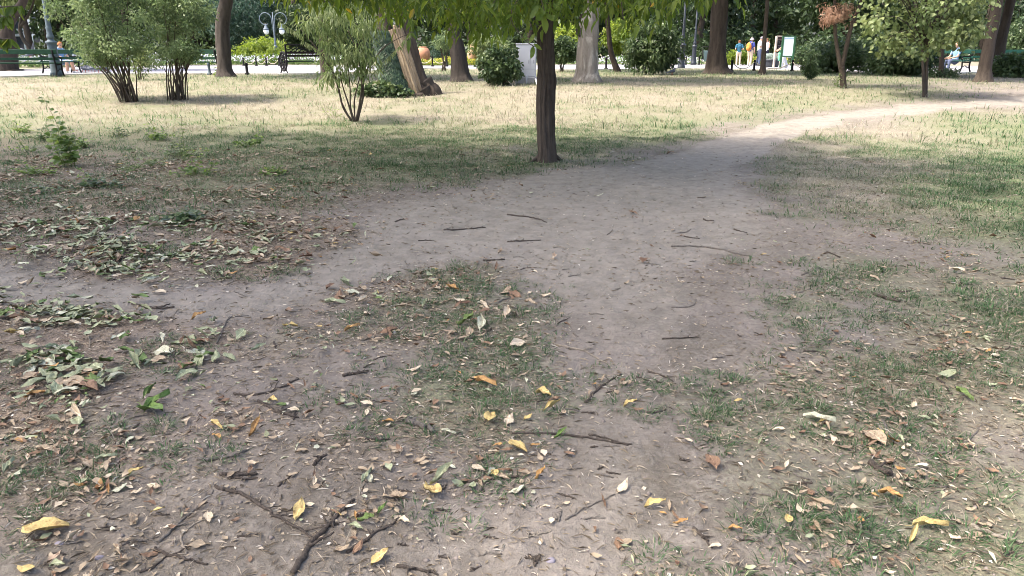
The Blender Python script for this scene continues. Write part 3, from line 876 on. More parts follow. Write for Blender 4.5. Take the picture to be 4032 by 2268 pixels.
# its drooping corner leaves
def corner_leaves():
    o = np.array(lt.location)
    g = np.random.default_rng(5); Y = 6.2
    for ch in ([(-160, -60), (-40, 20), (40, 25), (85, 20)], [(-160, 60), (-20, 70), (35, 60)], [(-150, 150), (0, 153), (45, 152)]):
        q = spline([np.array(at(a, b, Y)) - o for a, b in ch], 26)
        MB().add(*tube(q, np.linspace(.008, .003, 26), 5)).build('twig', M['stem'], lt)
        for k in range(3, 26, 1):
            sx = 1 if k % 2 else -1
            d = np.array([sx * .35 + g.normal() * .2, g.normal() * .3, -1.0])
            T, Fq = leaf_sheet(.5, .36, curl=.1, fold=.2, seed=k, nu=7, nv=3)
            L = g.uniform(.075, .12)
            V, _ = place((T, Fq), q[k][None], d[None], np.array([[g.normal() * .6, -1, .3]]), L, L)
            MB().add(V, Fq, 0, g.uniform(.2, .8)).build('leaf', M['canopy'], lt)
corner_leaves()

# --- trees along the promenade
CROWN_A = dict(k=46, n=190, r=(3.4, 3.0, 2.4), off=(0, 0, .8), L=.3, W=.2, cr=1.0, zmin=3.4)
make_tree('leaning_tree', 'dark leaning trunk at the far left behind the green bench', (18, 279), [(18, 279, 100), (20, 240, 86), (22, 170, 76), (30, 100, 50), (60, 50, 36), (92, 5, 30)], 'bark_dark', CROWN_A, 'wood_far', 5.5, seed=1)
make_tree('forked_tree', 'thin grey forked tree curving up in front of the pale building', (118, 262), [(122, 262, 17), (118, 192, 16), (92, 155, 14), (78, 112, 13), (84, 70, 10), (84, 20, 8)], 'bark_grey', dict(CROWN_A, k=30), 'light_tree', 4.2, seed=2,
          extra=lambda t, o, Y: MB().add(*tube(spline([np.array(at(80, 105, Y)) - o, np.array(at(108, 66, Y)) - o, np.array(at(128, 20, Y)) - o, np.array(at(150, -60, Y)) - o], 12), np.linspace(.09, .03, 12), 7)).build('fork', M['bark_grey'], t))
make_tree('bench_tree', 'dark ridged trunk bending right beside the half-hidden green bench', (890, 303), [(890, 303, 78), (884, 270, 60), (880, 200, 54), (876, 110, 51), (884, 40, 49), (893, -10, 47)], 'bark_grey', dict(CROWN_A, k=54), 'shrub_grey', 5.6, .13, 6, seed=3)
make_tree('stout_tree', 'brown trunk right behind the black ornate bench', (1294, 316), [(1294, 316, 66), (1288, 280, 52), (1282, 230, 46), (1278, 150, 44), (1276, 40, 42)], 'bark_brown', dict(CROWN_A, off=(-.5, 0, 1.2)), 'wood_far', 5.6, seed=4)
make_tree('furrowed_tree', 'grey furrowed trunk leaning left in front of the clay jars', (1816, 320), [(1816, 320, 82), (1812, 290, 68), (1806, 240, 60), (1794, 170, 54), (1786, 120, 44), (1776, 30, 42)], 'bark_grey', dict(CROWN_A, off=(.3, 0, 1.0)), 'wood_far', 5.6, .16, 6, seed=5)
def stub(t, o, Y):
    V, F = bark_tube([np.array(at(*q, Y)) - o for q in ((2310, 140), (2288, 122), (2276, 106))], [.2, .16, .1], 14, 10, .1, 5, seed=9)
    MB().add(V, F).build('broken_stub', M['bark_grey'], t)
make_tree('flaking_tree', 'thick pale trunk with flaking bark and a broken branch stub', (2311, 322), [(2311, 322, 108), (2311, 285, 90), (2314, 230, 84), (2318, 170, 79), (2320, 110, 78), (2330, 60, 62), (2340, 0, 50)], 'bark_pale', dict(CROWN_A, k=40), 'canopy', 5.2, .15, 6, extra=stub, seed=6)
make_tree('curved_tree', 'thin dark tree curving up beside the flaking trunk', (2432, 284), [(2432, 284, 27), (2420, 250, 22), (2408, 215, 21), (2400, 170, 19), (2396, 120, 17), (2388, 40, 15), (2384, -20, 14)], 'bark_dark', dict(CROWN_A, k=34), 'light_tree', 5.5, seed=7)
make_tree('giant_tree', 'huge straight dark trunk with spreading roots left of the visitors', (2822, 291), [(2822, 291, 118), (2822, 272, 96), (2823, 246, 81), (2825, 175, 66), (2829, 90, 63), (2835, 0, 63)], 'bark_dark', dict(CROWN_A, k=64, r=(5, 4, 2.6)), 'wood_far', 6.5, .14, 8, 30, 60, flare=1.3, seed=8)
make_tree('slim_tree', 'slim straight trunk standing in front of the visitors', (2999, 294), [(2999, 294, 34), (3003, 270, 23), (3005, 240, 19), (3011, 145, 16), (3018, 50, 15), (3022, -10, 14)], 'bark_brown', dict(CROWN_A, k=34), 'canopy', 5.2, .08, seed=10)
make_tree('right_trunk', 'brown trunk at the right beside the teal park bench', (3872, 322), [(3872, 322, 68), (3878, 285, 54), (3884, 240, 48), (3900, 145, 42), (3918, 60, 42), (3928, -10, 42)], 'bark_brown', dict(CROWN_A, k=50), 'wood_far', 5.8, seed=11)
make_tree('far_right_trunk', 'dark trunk partly behind the brown one at far right', (3922, 299), [(3922, 299, 40), (3930, 240, 38), (3940, 180, 38), (3958, 90, 37), (3980, 0, 35)], 'bark_dark', dict(CROWN_A, k=50), 'wood_far', 5.8, seed=12)

# tree with two stems and a spray of dead rust-brown leaves
def two_stem():
    b = P(3320, 347); Y = b.y; o = np.array(b)
    t = thing('dying_tree', 'tree forking low into two bare stems with rust-brown dead leaves', 'tree', b)
    w = lambda *q: [np.array(at(x, y, Y)) - o for x, y in q]
    V, F = bark_tube([np.array([0, 0, -.1])] + w((3320, 345), (3318, 300), (3313, 262)), [.15, .1, .085, .08], 16, 24, .12, 6, seed=2)
    MB().add(V, F).build('trunk', M['bark_brown'], t)
    V, F = bark_tube(w((3312, 268), (3300, 210), (3291, 150), (3287, 90), (3287, 0), (3280, -140)), [.07, .055, .048, .045, .04, .02], 12, 40, .1, 6, seed=3)
    MB().add(V, F).build('stem', M['bark_brown'], t)
    V, F = bark_tube(w((3313, 268), (3324, 225), (3342, 145), (3359, 85), (3378, 40), (3393, 0), (3420, -140)), [.07, .058, .055, .055, .05, .044, .02], 12, 40, .1, 6, seed=4)
    MB().add(V, F).build('stem', M['bark_brown'], t)
    g = np.random.default_rng(4)
    cs = np.array([np.array(at(3287 + g.normal(0, 27), 55 + g.normal(0, 16), Y + g.normal(0, .25))) - o for i in range(46)])
    V, F, r = clumps(cs, .16, 26, .1, .022, L4, .8, g)
    MB().add(V, F, 0, r).build('dead_foliage', M['dead_leaf'], t, smooth=False)
    tw = MB()
    for c in cs[:24]: tw.add(*tube(spline([w((3287, 85))[0], (c + w((3287, 70))[0]) / 2 + [0, 0, .05], c], 6), np.linspace(.01, .003, 6), 4))
    tw.build('twigs', M['bark_brown'], t)
    cs = ell_points(26, w((3350, -120))[0], (1.6, 1.4, .9), .3, g)
    V, F, r = clumps(cs, .6, 110, .12, .09, L4, .5, g)
    MB().add(V, F, 0, r).build('crown', M['light_tree'], t, smooth=False)
    cs = np.array(w((3305, 300), (3328, 285), (3335, 310), (3300, 325), (3318, 338)))
    V, F, r = clumps(cs, .14, 26, .06, .045, L4, .4, g)
    MB().add(V, F, 0, r).build('climbing_leaves', M['light_tree'], t, smooth=False)
two_stem()

# small tree with heart-shaped pale leaves
def pale_tree():
    b = P(3641, 382); Y = b.y; o = np.array(b)
    t = thing('young_pale_tree', 'young tree with twin thin stems and bright pale green heart-shaped leaves', 'tree', b)
    w = lambda *q: [np.array(at(x, y, Y)) - o for x, y in q]
    for q, r0 in (([(3640, 385), (3638, 330), (3633, 235), (3628, 150), (3600, 60), (3560, -40)], .045), ([(3643, 385), (3646, 320), (3652, 225), (3665, 150), (3690, 60), (3740, -40)], .045)):
        V, F = bark_tube(w(*q), np.linspace(r0, .012, 6), 10, 40, .08, 5, seed=5)
        MB().add(V, F).build('trunk', M['bark_grey'], t)
    g = np.random.default_rng(14)
    cs = []; br = MB()
    for i in range(125):
        x = g.uniform(3400, 3880); y = g.uniform(-190, 235)
        ylow = np.interp(x, [3400, 3480, 3560, 3640, 3760, 3880], [130, 225, 230, 200, 195, 130])
        if y > ylow: y = g.uniform(-100, ylow)
        c = np.array(at(x, y, Y + g.uniform(-1.0, 1.0))) - o
        cs.append(c)
        if i % 3 == 0:
            br.add(*tube(spline([w((3645, 170))[0] * .9, (c + w((3645, 120))[0]) / 2 + [0, 0, .1], c], 6), np.linspace(.015, .004, 6), 5))
    br.build('branches', M['bark_grey'], t)
    V, F, r = clumps(np.array(cs), g.uniform(.2, .42, len(cs)), 38, .1, .09, L8, .7, g)
    MB().add(V, F, 0, r).build('crown', M['light_tree'], t, smooth=False)
pale_tree()
make_tree('sapling_trunk', 'straight thin trunk with leafy foot behind the young pale tree', (3706, 305), [(3706, 305, 24), (3707, 260, 20), (3708, 200, 18), (3712, 100, 16), (3718, 0, 15)], 'bark_brown', dict(CROWN_A, k=40, zmin=2.6, off=(0, 0, 0)), 'light_tree', 4.5, .08, seed=13,
          extra=lambda t, o, Y: MB().add(*(lambda q: (q[0], q[1], 0, q[2]))(clumps(np.array([(math.cos(a) * .35, math.sin(a) * .3, .12) for a in np.linspace(0, 6, 9)]), .25, 60, .12, .05, L4, .2))).build('foot_leaves', M['dark_bush'], t, smooth=False))

# --- split old stump-like tree clad in ivy
def split_tree():
    b = P(1630, 374); Y = b.y; o = np.array(b)
    t = thing('split_old_tree', 'leaning old tree split open to bare orange wood, ivy on one side', 'tree', b)
    w = lambda *q: [np.array(at(x, y, Y)) - o for x, y in q]
    s = mpp(1630, 300, Y)
    # live bark half, right
    V, F = bark_tube([np.array([.1, 0, -.15])] + w((1690, 372), (1660, 330), (1640, 270), (1622, 200), (1604, 140), (1580, 70), (1560, 0), (1540, -90)), [x * s for x in (58, 46, 30, 25, 23, 22, 21, 20, 18)], 28, 90, .3, 5, seed=6)
    MB().add(V, F).build('trunk', M['bark_brown'], t)
    # bare inner wood plates
    for k, (q, ww) in enumerate(((((1640, 370), (1618, 320), (1592, 240), (1566, 170), (1543, 118)), (20, 21, 19, 17, 13)), (((1662, 360), (1644, 310), (1622, 240), (1600, 180), (1578, 110)), (10, 13, 14, 14, 12)), (((1652, 372), (1632, 315), (1606, 235), (1582, 165), (1560, 100)), (9, 10, 9, 9, 8)))):
        pw = [p + np.array([0, -.16 - .05 * k, 0]) for p in w(*q)]
        V, F = bark_tube(pw, [x * s * .8 for x in ww], 30, 90, .6, 4, 1.2, seed=16 + k)
        MB().add(V, F).build('bare_wood', M['wood_bare'], t)
    # dark hollow side with ivy
    V, F = bark_tube([np.array([-.5, .1, -.1])] + w((1570, 365), (1555, 300), (1535, 220), (1520, 140), (1505, 60), (1495, -40)), [x * s for x in (52, 44, 36, 34, 32, 28, 22)], 20, 50, .15, 6, seed=7)
    MB().add(V, F).build('hollow_half', M['bark_dark'], t)
    for k, q in enumerate((((1672, 318), (1700, 356), (1735, 378), (1775, 392)), ((1640, 360), (1600, 378), (1575, 385)), ((1670, 350), (1690, 380), (1700, 392)))):
        V, F = bark_tube([p + np.array([0, -.15 * (k == 2), 0]) for p in w(*q)], np.linspace(.2, .03, len(q)), 16, 30, .12, 4, seed=20 + k)
        MB().add(V, F).build('root', M['bark_grey'], t)
    g = np.random.default_rng(9)
    n = 1500
    tt = g.random(n); cx = np.interp(tt, [0, .3, .7, 1], [1570, 1550, 1528, 1508]); cy = np.interp(tt, [0, .3, .7, 1], [365, 290, 190, 120])
    wd = np.interp(tt, [0, .4, 1], [66, 48, 42])
    a = g.uniform(-1, 1, n)
    pos = np.array([np.array(at(x + ww * q, y, Y)) for x, y, ww, q in zip(cx, cy, wd, a)]) - o
    pos[:, 1] -= np.sqrt(np.clip(1 - a * a, 0, 1)) * wd * s + .02
    d = np.stack([g.normal(0, .4, n), -.3 * np.ones(n), -np.ones(n)], -1); nr = np.stack([a, -np.ones(n), .5 + g.normal(0, .3, n)], -1)
    V, F = place(L8, pos, d, nr, g.uniform(.09, .15, n), g.uniform(.09, .14, n))
    MB().add(V, F, 0, np.repeat(g.random(n), 8)).build('ivy', M['ivy'], t, smooth=False)
    cs = np.array([np.array(at(x, y, Y - .5)) - o for x, y in ((1440, 352), (1475, 348), (1500, 360), (1530, 366), (1560, 366), (1420, 372), (1460, 372), (1590, 372), (1520, 345))])
    V, F, r = clumps(cs, .24, 90, .09, .08, L8, .2, g)
    MB().add(V, F, 0, r).build('ground_ivy', M['dark_bush'], t, smooth=False)
split_tree()

# ------------------------------------------------------------------ shrubs
def vase_shrub(name, label, base, crown_pts, nstem, leafmat, L, W, n, rad, seed, stem_r=.02, spread=.12, droop=.4, tmpl=L4, stemmat='stem', zsplit=.5):
    b = P(*base); Y = b.y; o = np.array(b); g = np.random.default_rng(seed)
    t = thing(name, label, 'shrub', b)
    cs = np.array([np.array(at(x, y, Y + g.uniform(-dy, dy))) - o for x, y, dy in crown_pts])
    for i in range(nstem):
        e = cs[g.integers(len(cs))]
        s = np.array([g.normal() * spread, g.normal() * spread * .7, -.03])
        m_ = s * 1.1 + (e - s) * g.uniform(.3, .55) + np.array([g.normal() * .05, 0, 0]); m_[2] = e[2] * zsplit
        c = spline([s, s + (m_ - s) * np.array([.35, .35, .5]), m_, e], 14)
        V, F = tube(c, np.linspace(stem_r * g.uniform(.7, 1.3), .004, 14), 6)
        MB().add(V, F).build('stem', M[stemmat], t)
    V, F, r = clumps(cs, g.uniform(.7, 1.3, len(cs)) * rad, n, L, W, tmpl, droop, g)
    MB().add(V, F, 0, r).build('foliage', M[leafmat], t, smooth=False)
    return t, o, Y, g
def cpts(seed, k, cx, cy, rx, ry, dy, ylow=None):
    g = np.random.default_rng(seed); out = []
    for i in range(k):
        a = g.random() * 6.283; q = g.random() ** .55
        out.append((cx + math.cos(a) * rx * q, cy + math.sin(a) * ry * q, dy))
    return out
vase_shrub('vase_shrub', 'grey-green vase-shaped shrub on dark stems nearest the lamp post', (510, 400), cpts(1, 70, 405, 30, 200, 185, .8) + cpts(2, 16, 440, 205, 110, 35, .5), 26, 'shrub_grey', .07, .036, 165, .27, 31)
vase_shrub('vase_shrub', 'grey-green vase-shaped shrub on dark stems beside the ridged trunk', (708, 393), cpts(3, 60, 705, 50, 115, 185, .8) + cpts(4, 12, 690, 215, 80, 28, .5), 24, 'shrub_grey', .07, .036, 165, .27, 32)
vase_shrub('small_shrub', 'small light shrub between the two vase-shaped shrubs', (558, 316), cpts(5, 14, 555, 235, 30, 45, .3), 7, 'light_tree', .12, .035, 60, .25, 33, .015, .1)
def willowy():
    lo = [(1285 + 175 * u, 190 + 125 * v, .4) for u, v in np.random.default_rng(6).random((20, 2))]
    t, o, Y, g = vase_shrub('willow_leaf_shrub', 'multi-stemmed shrub with narrow drooping leaves left of the split tree', (1392, 480), cpts(7, 48, 1340, 90, 140, 110, .6) + lo, 0, 'willow', .12, .028, 36, .2, 34, droop=1.3, tmpl=L8)
    w = lambda *q: [np.array(at(x, y, Y)) - o for x, y in q]
    for q, r0 in (([(1388, 480), (1350, 420), (1328, 330), (1290, 250), (1230, 170), (1180, 110)], .022), ([(1392, 480), (1372, 410), (1345, 320), (1330, 200)], .018), ([(1396, 480), (1380, 420), (1378, 340), (1365, 220)], .018),
                  ([(1402, 480), (1418, 400), (1425, 310), (1400, 190), (1370, 120)], .026), ([(1406, 482), (1430, 380), (1432, 300), (1470, 240), (1520, 180), (1610, 130)], .02), ([(1398, 480), (1395, 400), (1410, 330), (1428, 250), (1430, 120)], .015), ([(1384, 480), (1345, 400), (1325, 330)], .013)):
        c = spline(w(*q), 22)
        MB().add(*tube(c, np.linspace(r0, .006, 22), 7)).build('stem', M['bark_brown'], t)
    # the long arching shoots with a row of hanging leaves
    for q in ([(1460, 300), (1520, 235), (1570, 185), (1612, 128)], [(1200, 150), (1150, 118), (1100, 86)], [(1300, 250), (1240, 190), (1190, 160)]):
        c = spline(w(*q), 20)
        MB().add(*tube(c, np.linspace(.007, .003, 20), 5)).build('shoot', M['stem_green'], t)
        n = 40; i = g.integers(0, 20, n)
        V, F = place(L8, c[i], np.stack([g.normal(0, .3, n), g.normal(0, .3, n), -np.ones(n)], -1), np.stack([g.normal(0, .5, n), -np.ones(n), np.full(n, .4)], -1), g.uniform(.08, .12, n), .028)
        MB().add(V, F, 0, np.repeat(g.uniform(.4, 1, n), 8)).build('shoot_leaves', M['willow'], t, smooth=False)
willowy()

def bush(name, label, base, wpx, hpx, leafmat, L, W, k, n, seed, lift=0.0, depth=1.0, droop=.4, tmpl=L4, stems=5, cat='bush', group=None, Yoff=0):
    b = P(*base); g = np.random.default_rng(seed)
    s = mpp(base[0], base[1], b.y)
    w = wpx * s / 2; h = hpx * s * .93
    t = thing(name, label, cat, b, 0, group)
    cs = []
    while len(cs) < k:
        v = rdir(1, g)[0] * (.45 + .5 * g.random())
        p = np.array([v[0] * w, v[1] * w * depth, h * (.5 + lift * .5) + v[2] * h * (.5 - lift * .5)])
        if p[2] > .03: cs.append(p)
    cs = np.array(cs)
    rad = max(.12, min(w, h) * .34)
    if stems:
        mb = MB()
        for i in range(stems):
            mb.add(*tube(spline([(g.normal() * .05, g.normal() * .05, -.05), cs[i] * np.array([.4, .4, .5]), cs[i]], 7), np.linspace(.03, .008, 7), 5))
        mb.build('stems', M['stem'], t)
    V, F, r = clumps(cs, g.uniform(.7, 1.2, k) * rad, n, L, W, tmpl, droop, g)
    V[:, 2] = np.maximum(V[:, 2], -.02)
    MB().add(V, F, 0, r).build('foliage', M[leafmat], t, smooth=False)
    return t
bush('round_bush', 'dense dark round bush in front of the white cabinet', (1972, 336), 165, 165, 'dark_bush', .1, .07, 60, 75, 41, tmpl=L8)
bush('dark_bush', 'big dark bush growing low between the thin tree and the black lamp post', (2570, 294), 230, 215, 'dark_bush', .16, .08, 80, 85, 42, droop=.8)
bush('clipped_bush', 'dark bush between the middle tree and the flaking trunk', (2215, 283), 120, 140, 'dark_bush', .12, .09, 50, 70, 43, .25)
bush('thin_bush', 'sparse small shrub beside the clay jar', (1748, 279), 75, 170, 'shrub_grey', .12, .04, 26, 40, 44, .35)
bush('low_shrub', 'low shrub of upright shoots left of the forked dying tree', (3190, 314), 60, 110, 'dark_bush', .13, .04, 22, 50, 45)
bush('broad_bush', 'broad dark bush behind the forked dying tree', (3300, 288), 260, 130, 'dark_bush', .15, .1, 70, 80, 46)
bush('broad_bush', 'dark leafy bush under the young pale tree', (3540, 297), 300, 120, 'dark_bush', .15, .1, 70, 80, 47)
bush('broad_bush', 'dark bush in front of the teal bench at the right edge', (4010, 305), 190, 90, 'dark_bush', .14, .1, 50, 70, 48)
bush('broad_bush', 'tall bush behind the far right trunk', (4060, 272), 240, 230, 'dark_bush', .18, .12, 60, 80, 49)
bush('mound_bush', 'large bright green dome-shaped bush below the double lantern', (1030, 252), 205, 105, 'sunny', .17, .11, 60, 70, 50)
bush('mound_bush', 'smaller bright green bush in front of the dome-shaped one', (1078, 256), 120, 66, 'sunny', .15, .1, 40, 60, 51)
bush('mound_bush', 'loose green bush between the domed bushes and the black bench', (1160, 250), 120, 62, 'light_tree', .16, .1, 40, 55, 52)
bush('jar_bush', 'feathery green bush behind the round clay jar', (1590, 256), 120, 110, 'light_tree', .18, .06, 45, 60, 53)
bush('jar_bush', 'blue-green bush between the two clay jars', (1760, 254), 130, 110, 'bluish', .18, .08, 45, 60, 54)
bush('jar_bush', 'pale green bush behind the dark round bush', (1930, 258), 180, 125, 'light_tree', .18, .1, 45, 60, 55)
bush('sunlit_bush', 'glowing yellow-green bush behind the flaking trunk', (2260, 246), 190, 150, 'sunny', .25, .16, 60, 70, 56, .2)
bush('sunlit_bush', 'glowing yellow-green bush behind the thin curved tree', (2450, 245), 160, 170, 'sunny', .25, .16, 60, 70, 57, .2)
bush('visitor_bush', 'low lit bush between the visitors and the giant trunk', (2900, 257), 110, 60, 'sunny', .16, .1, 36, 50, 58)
bush('visitor_bush', 'dark shrub behind the info board', (3165, 258), 150, 80, 'dark_bush', .18, .1, 36, 60, 59)
bush('bluish_tree', 'blue-green feathery conifer-like mass behind the double lantern', (965, 246), 300, 330, 'bluish', .3, .12, 90, 90, 60)
bush('bluish_tree', 'dark green mass of foliage right of the double lantern', (1215, 246), 220, 250, 'wood_far', .3, .16, 80, 80, 61)

# weeds on the lawn
def weed(label, base, hpx, n_stem, L, seed, spread=.12, nleaf=26, round_=True, matn='weed', lean=(0, 0)):
    b = P(*base); g = np.random.default_rng(seed); s = mpp(base[0], base[1], b.y); h = hpx * s
    t = thing('weed_plant', label, 'plant', b)
    for i in range(n_stem):
        hh = h * (1 if i == 0 else g.uniform(.25, .6))
        s0 = np.array([g.normal() * spread * .4, g.normal() * spread * .4, 0])
        e = s0 + np.array([g.normal() * spread + lean[0] * hh, g.normal() * spread, hh])
        c = spline([s0, (s0 + e) / 2 + np.array([g.normal() * .02, 0, hh * .06]), e], 12)
        MB().add(*tube(c, np.linspace(.0045, .0015, 12), 5)).build('stem', M['stem_green'], t)
        n = int(nleaf * (1 if i == 0 else .55)); k = g.integers(2, 12, n)
        a = g.random(n) * 6.283
        d = np.stack([np.cos(a), np.sin(a), g.uniform(-.3, .6, n)], -1)
        l = L * (1.25 - .06 * k) * g.uniform(.6, 1.2, n)
        V, F = place(L8, c[k] + d * (l * .2)[:, None], d, np.array([0, 0, 1.]) + g.normal(0, .35, (n, 3)) + np.array([0, -.5, 0]), l, l * (.85 if round_ else .4))
        MB().add(V, F, 0, np.repeat(g.random(n), 8)).build('leaves', M[matn], t, smooth=False)
weed('tall weed with rounded leaves standing alone at far left', (270, 655), 265, 12, .105, 1, lean=(-.16, 0))
weed('short bright weed in the leaf litter below the tall weed', (350, 725), 75, 4, .05, 2, .05, 14)
weed('spindly weed with a flower head rising from the grass', (725, 640), 190, 5, .055, 3, .08, 18, False)
weed('small leafy weed right of the spindly one', (780, 690), 100, 8, .065, 4, .09, 16)
weed('low dark weed patch in the litter at far left', (190, 760), 55, 9, .05, 5, .16, 12, True, 'dark_bush')
weed('broad low weed among tan leaves left of the middle', (605, 660), 90, 8, .05, 6, .14, 12, True, 'willow')
weed('pale weed tuft beside the small tall-grass patch at left edge', (105, 600), 60, 6, .045, 7, .1, 12)
for k, (x, y, h, L_, lab) in enumerate(((60, 335, 40, .05, 'leafy weed clump at the left edge of the lawn'), (120, 352, 34, .045, 'leafy weed clump just left of the tall weed'), (205, 372, 36, .045, 'leafy weed clump right of the tall weed foot'), (300, 345, 30, .045, 'pale weed clump in the grass right of the tall weed'), (400, 352, 34, .05, 'weed clump between the tall and the spindly weeds'),
        (440, 392, 36, .05, 'dark weed clump left of the spindly weed'), (90, 440, 34, .05, 'weed clump in the litter near the left edge'), (240, 470, 30, .045, 'small weed in tan litter below the tall weed'), (620, 370, 34, .045, 'weed clump right of the small leafy weed'), (330, 430, 30, .045, 'weed sprig among tan leaves'), (690, 440, 28, .04, 'low weed patch left of the trodden path'), (470, 560, 34, .05, 'dark weed patch above the left leaf drift'))):
    weed(lab, (x * 1.5652, y * 1.5652), h * 1.8, 12, L_ * 1.4, 60 + k, .13, 16, k % 3 != 0, ('weed', 'willow', 'weed', 'dark_bush')[k % 4])
weed('green sprout at the foot of the willow-leaf shrub', (1320, 462), 60, 7, .05, 8, .12, 12, False)
weed('green sprout growing at the foot of the ridged trunk', (852, 303), 62, 5, .1, 9, .1, 16)

# ------------------------------------------------------------------ woodland and planting beyond the promenade
def woodland():
    g = np.random.default_rng(71)
    leaf = MB(); tr = MB()
    for i in range(74):
        Yw = g.uniform(64, 105); x = g.uniform(-.82, .82) * Yw
        px, py, _ = proj([[x, Yw, 2.0]])
        gap = 40 < px[0] < 165
        zlow = g.uniform(1.0, 3.2) if not gap else 4.6
        h = g.uniform(8, 13)
        tr.add(*tube([(x, Yw, .3), (x + g.normal() * .2, Yw, 3), (x + g.normal() * .5, Yw, h * .7)], [.35, .28, .12], 7))
        rr = g.uniform(3.5, 5.5)
        cs = ell_points(26, (x, Yw, zlow + h * .42), (rr, rr * .8, h * .5), .35, g, .6)
        V, F, r = clumps(cs, g.uniform(1.0, 1.9, len(cs)), 62, .55, .34, L4, .5, g)
        leaf.add(V, F, 0, np.clip(r * .8 + g.normal() * .1, 0, 1))
    # understorey closing the view
    cs = []
    for i in range(420):
        Yw = g.uniform(60, 92); x = g.uniform(-.85, .85) * Yw
        px, py, _ = proj([[x, Yw, 2.0]])
        if 40 < px[0] < 165: continue
        cs.append((x, Yw, .4 + g.random() * 2.4))
    V, F, r = clumps(np.array(cs), g.uniform(.9, 1.6, len(cs)), 60, .45, .28, L4, .4, g)
    V[:, 2] = np.maximum(V[:, 2], .46)
    leaf.add(V, F, 0, r * .8)
    cs = []
    for i in range(330):
        Yw = g.uniform(100, 118); x = g.uniform(-.85, .85) * Yw
        px, py, _ = proj([[x, Yw, 2.0]])
        if 40 < px[0] < 165: continue
        cs.append((x, Yw, .4 + g.random() * 9))
    V, F, r = clumps(np.array(cs), g.uniform(1.8, 2.6, len(cs)), 42, 1.1, .8, L4, .4, g)
    V[:, 2] = np.maximum(V[:, 2], .46)
    leaf.add(V, F, 0, r * .6)
    t = thing('woodland', 'dark mass of park trees closing the view behind the promenade', 'wood')
    t['kind'] = 'stuff'
    a = tr.build('trunks', M['bark_dark'], t); a['kind'] = 'stuff'
    a = leaf.build('foliage', M['wood_far'], t, smooth=False); a['kind'] = 'stuff'
woodland()

def bed(name, label, pts, h, n, matn, L, seed):
    """low planting along the far side of the promenade, between photo columns"""
    g = np.random.default_rng(seed)
    (x0, y0), (x1, y1) = pts
    a = flat(x0, y0); b = flat(x1, y1)
    u = g.random(n); dpt = g.random(n) * 5.0
    base = a[None] * (1 - u)[:, None] + b[None] * u[:, None]
    base[:, 1] += dpt + .1; base[:, 2] = .45
    hh = h * (.35 + .65 * vn(u * 9, dpt * .8, seed))
    pos = base.copy(); pos[:, 2] += hh * g.random(n) ** .6
    V, F = place(L4, pos, rdir(n, g) + np.array([0, 0, .4]), np.array([0, 0, 1.]) + rdir(n, g), L * g.uniform(.6, 1.3, n), L * .6)
    V[:, 2] = np.maximum(V[:, 2], .455)
    fl = np.where(g.random(n) < .45 * (pos[:, 2] - .45 > hh * .5), g.uniform(.55, 1, n), g.uniform(0, .45, n))
    tag(MB().add(V, F, 0, np.repeat(fl, 4)).build(name, M[matn], smooth=False), label, 'flower bed', None, 'stuff')
bed('flower_bed', 'low bed of white and lilac flowers edging the promenade', ((640, 259), (1290, 257)), .75, 9000, 'flowers', .16, 1)
bed('flower_bed', 'strip of yellow-green flowers below the clay jars', ((1480, 260), (1960, 259)), .5, 6500, 'yflowers', .16, 2)
bed('flower_bed', 'pale flower strip behind the thin curved tree', ((2180, 256), (2800, 254)), .55, 5500, 'flowers', .16, 3)
bed('flower_bed', 'green ground cover behind the left benches', ((-300, 272), (640, 261)), .8, 7000, 'flowers', .16, 4)
bed('flower_bed', 'dim leafy edging behind the visitors', ((2870, 255), (3600, 258)), .6, 5000, 'yflowers', .16, 5)

# ------------------------------------------------------------------ pale building far left
def building():
    t = thing('pale_building', 'pale bluish building glimpsed between the trees at far left', 'building', (-66.0, 108.0, .45))
    V, F = box(-14, 16, 0, 8, 0, 9)
    MB().add(V, F).build('wall', M['wall_pale'], t, smooth=False)
    for i in range(12):
        for k in range(3):
            x = -12.5 + i * 2.4; z = .9 + k * 2.9
            f = MB()
            for q in (box(x - .12, x, -.08, -.002, z - .1, z + 2.0), box(x + 1.0, x + 1.12, -.08, -.002, z - .1, z + 2.0), box(x, x + 1.0, -.08, -.002, z + 1.9, z + 2.0), box(x, x + 1.0, -.12, -.002, z - .1, z)):
                f.add(*q)
            w = f.build('window', M['board_white'], t, smooth=False)
            MB().add(*box(x, x + 1.0, -.03, -.004, z, z + 1.9)).build('pane', M['glass'], w, smooth=False)
    V, F = box(-14.4, 16.4, -.5, 8.4, 9, 9.5)
    MB().add(V, F).build('cornice', M['wall_pale'], t, smooth=False)
building()

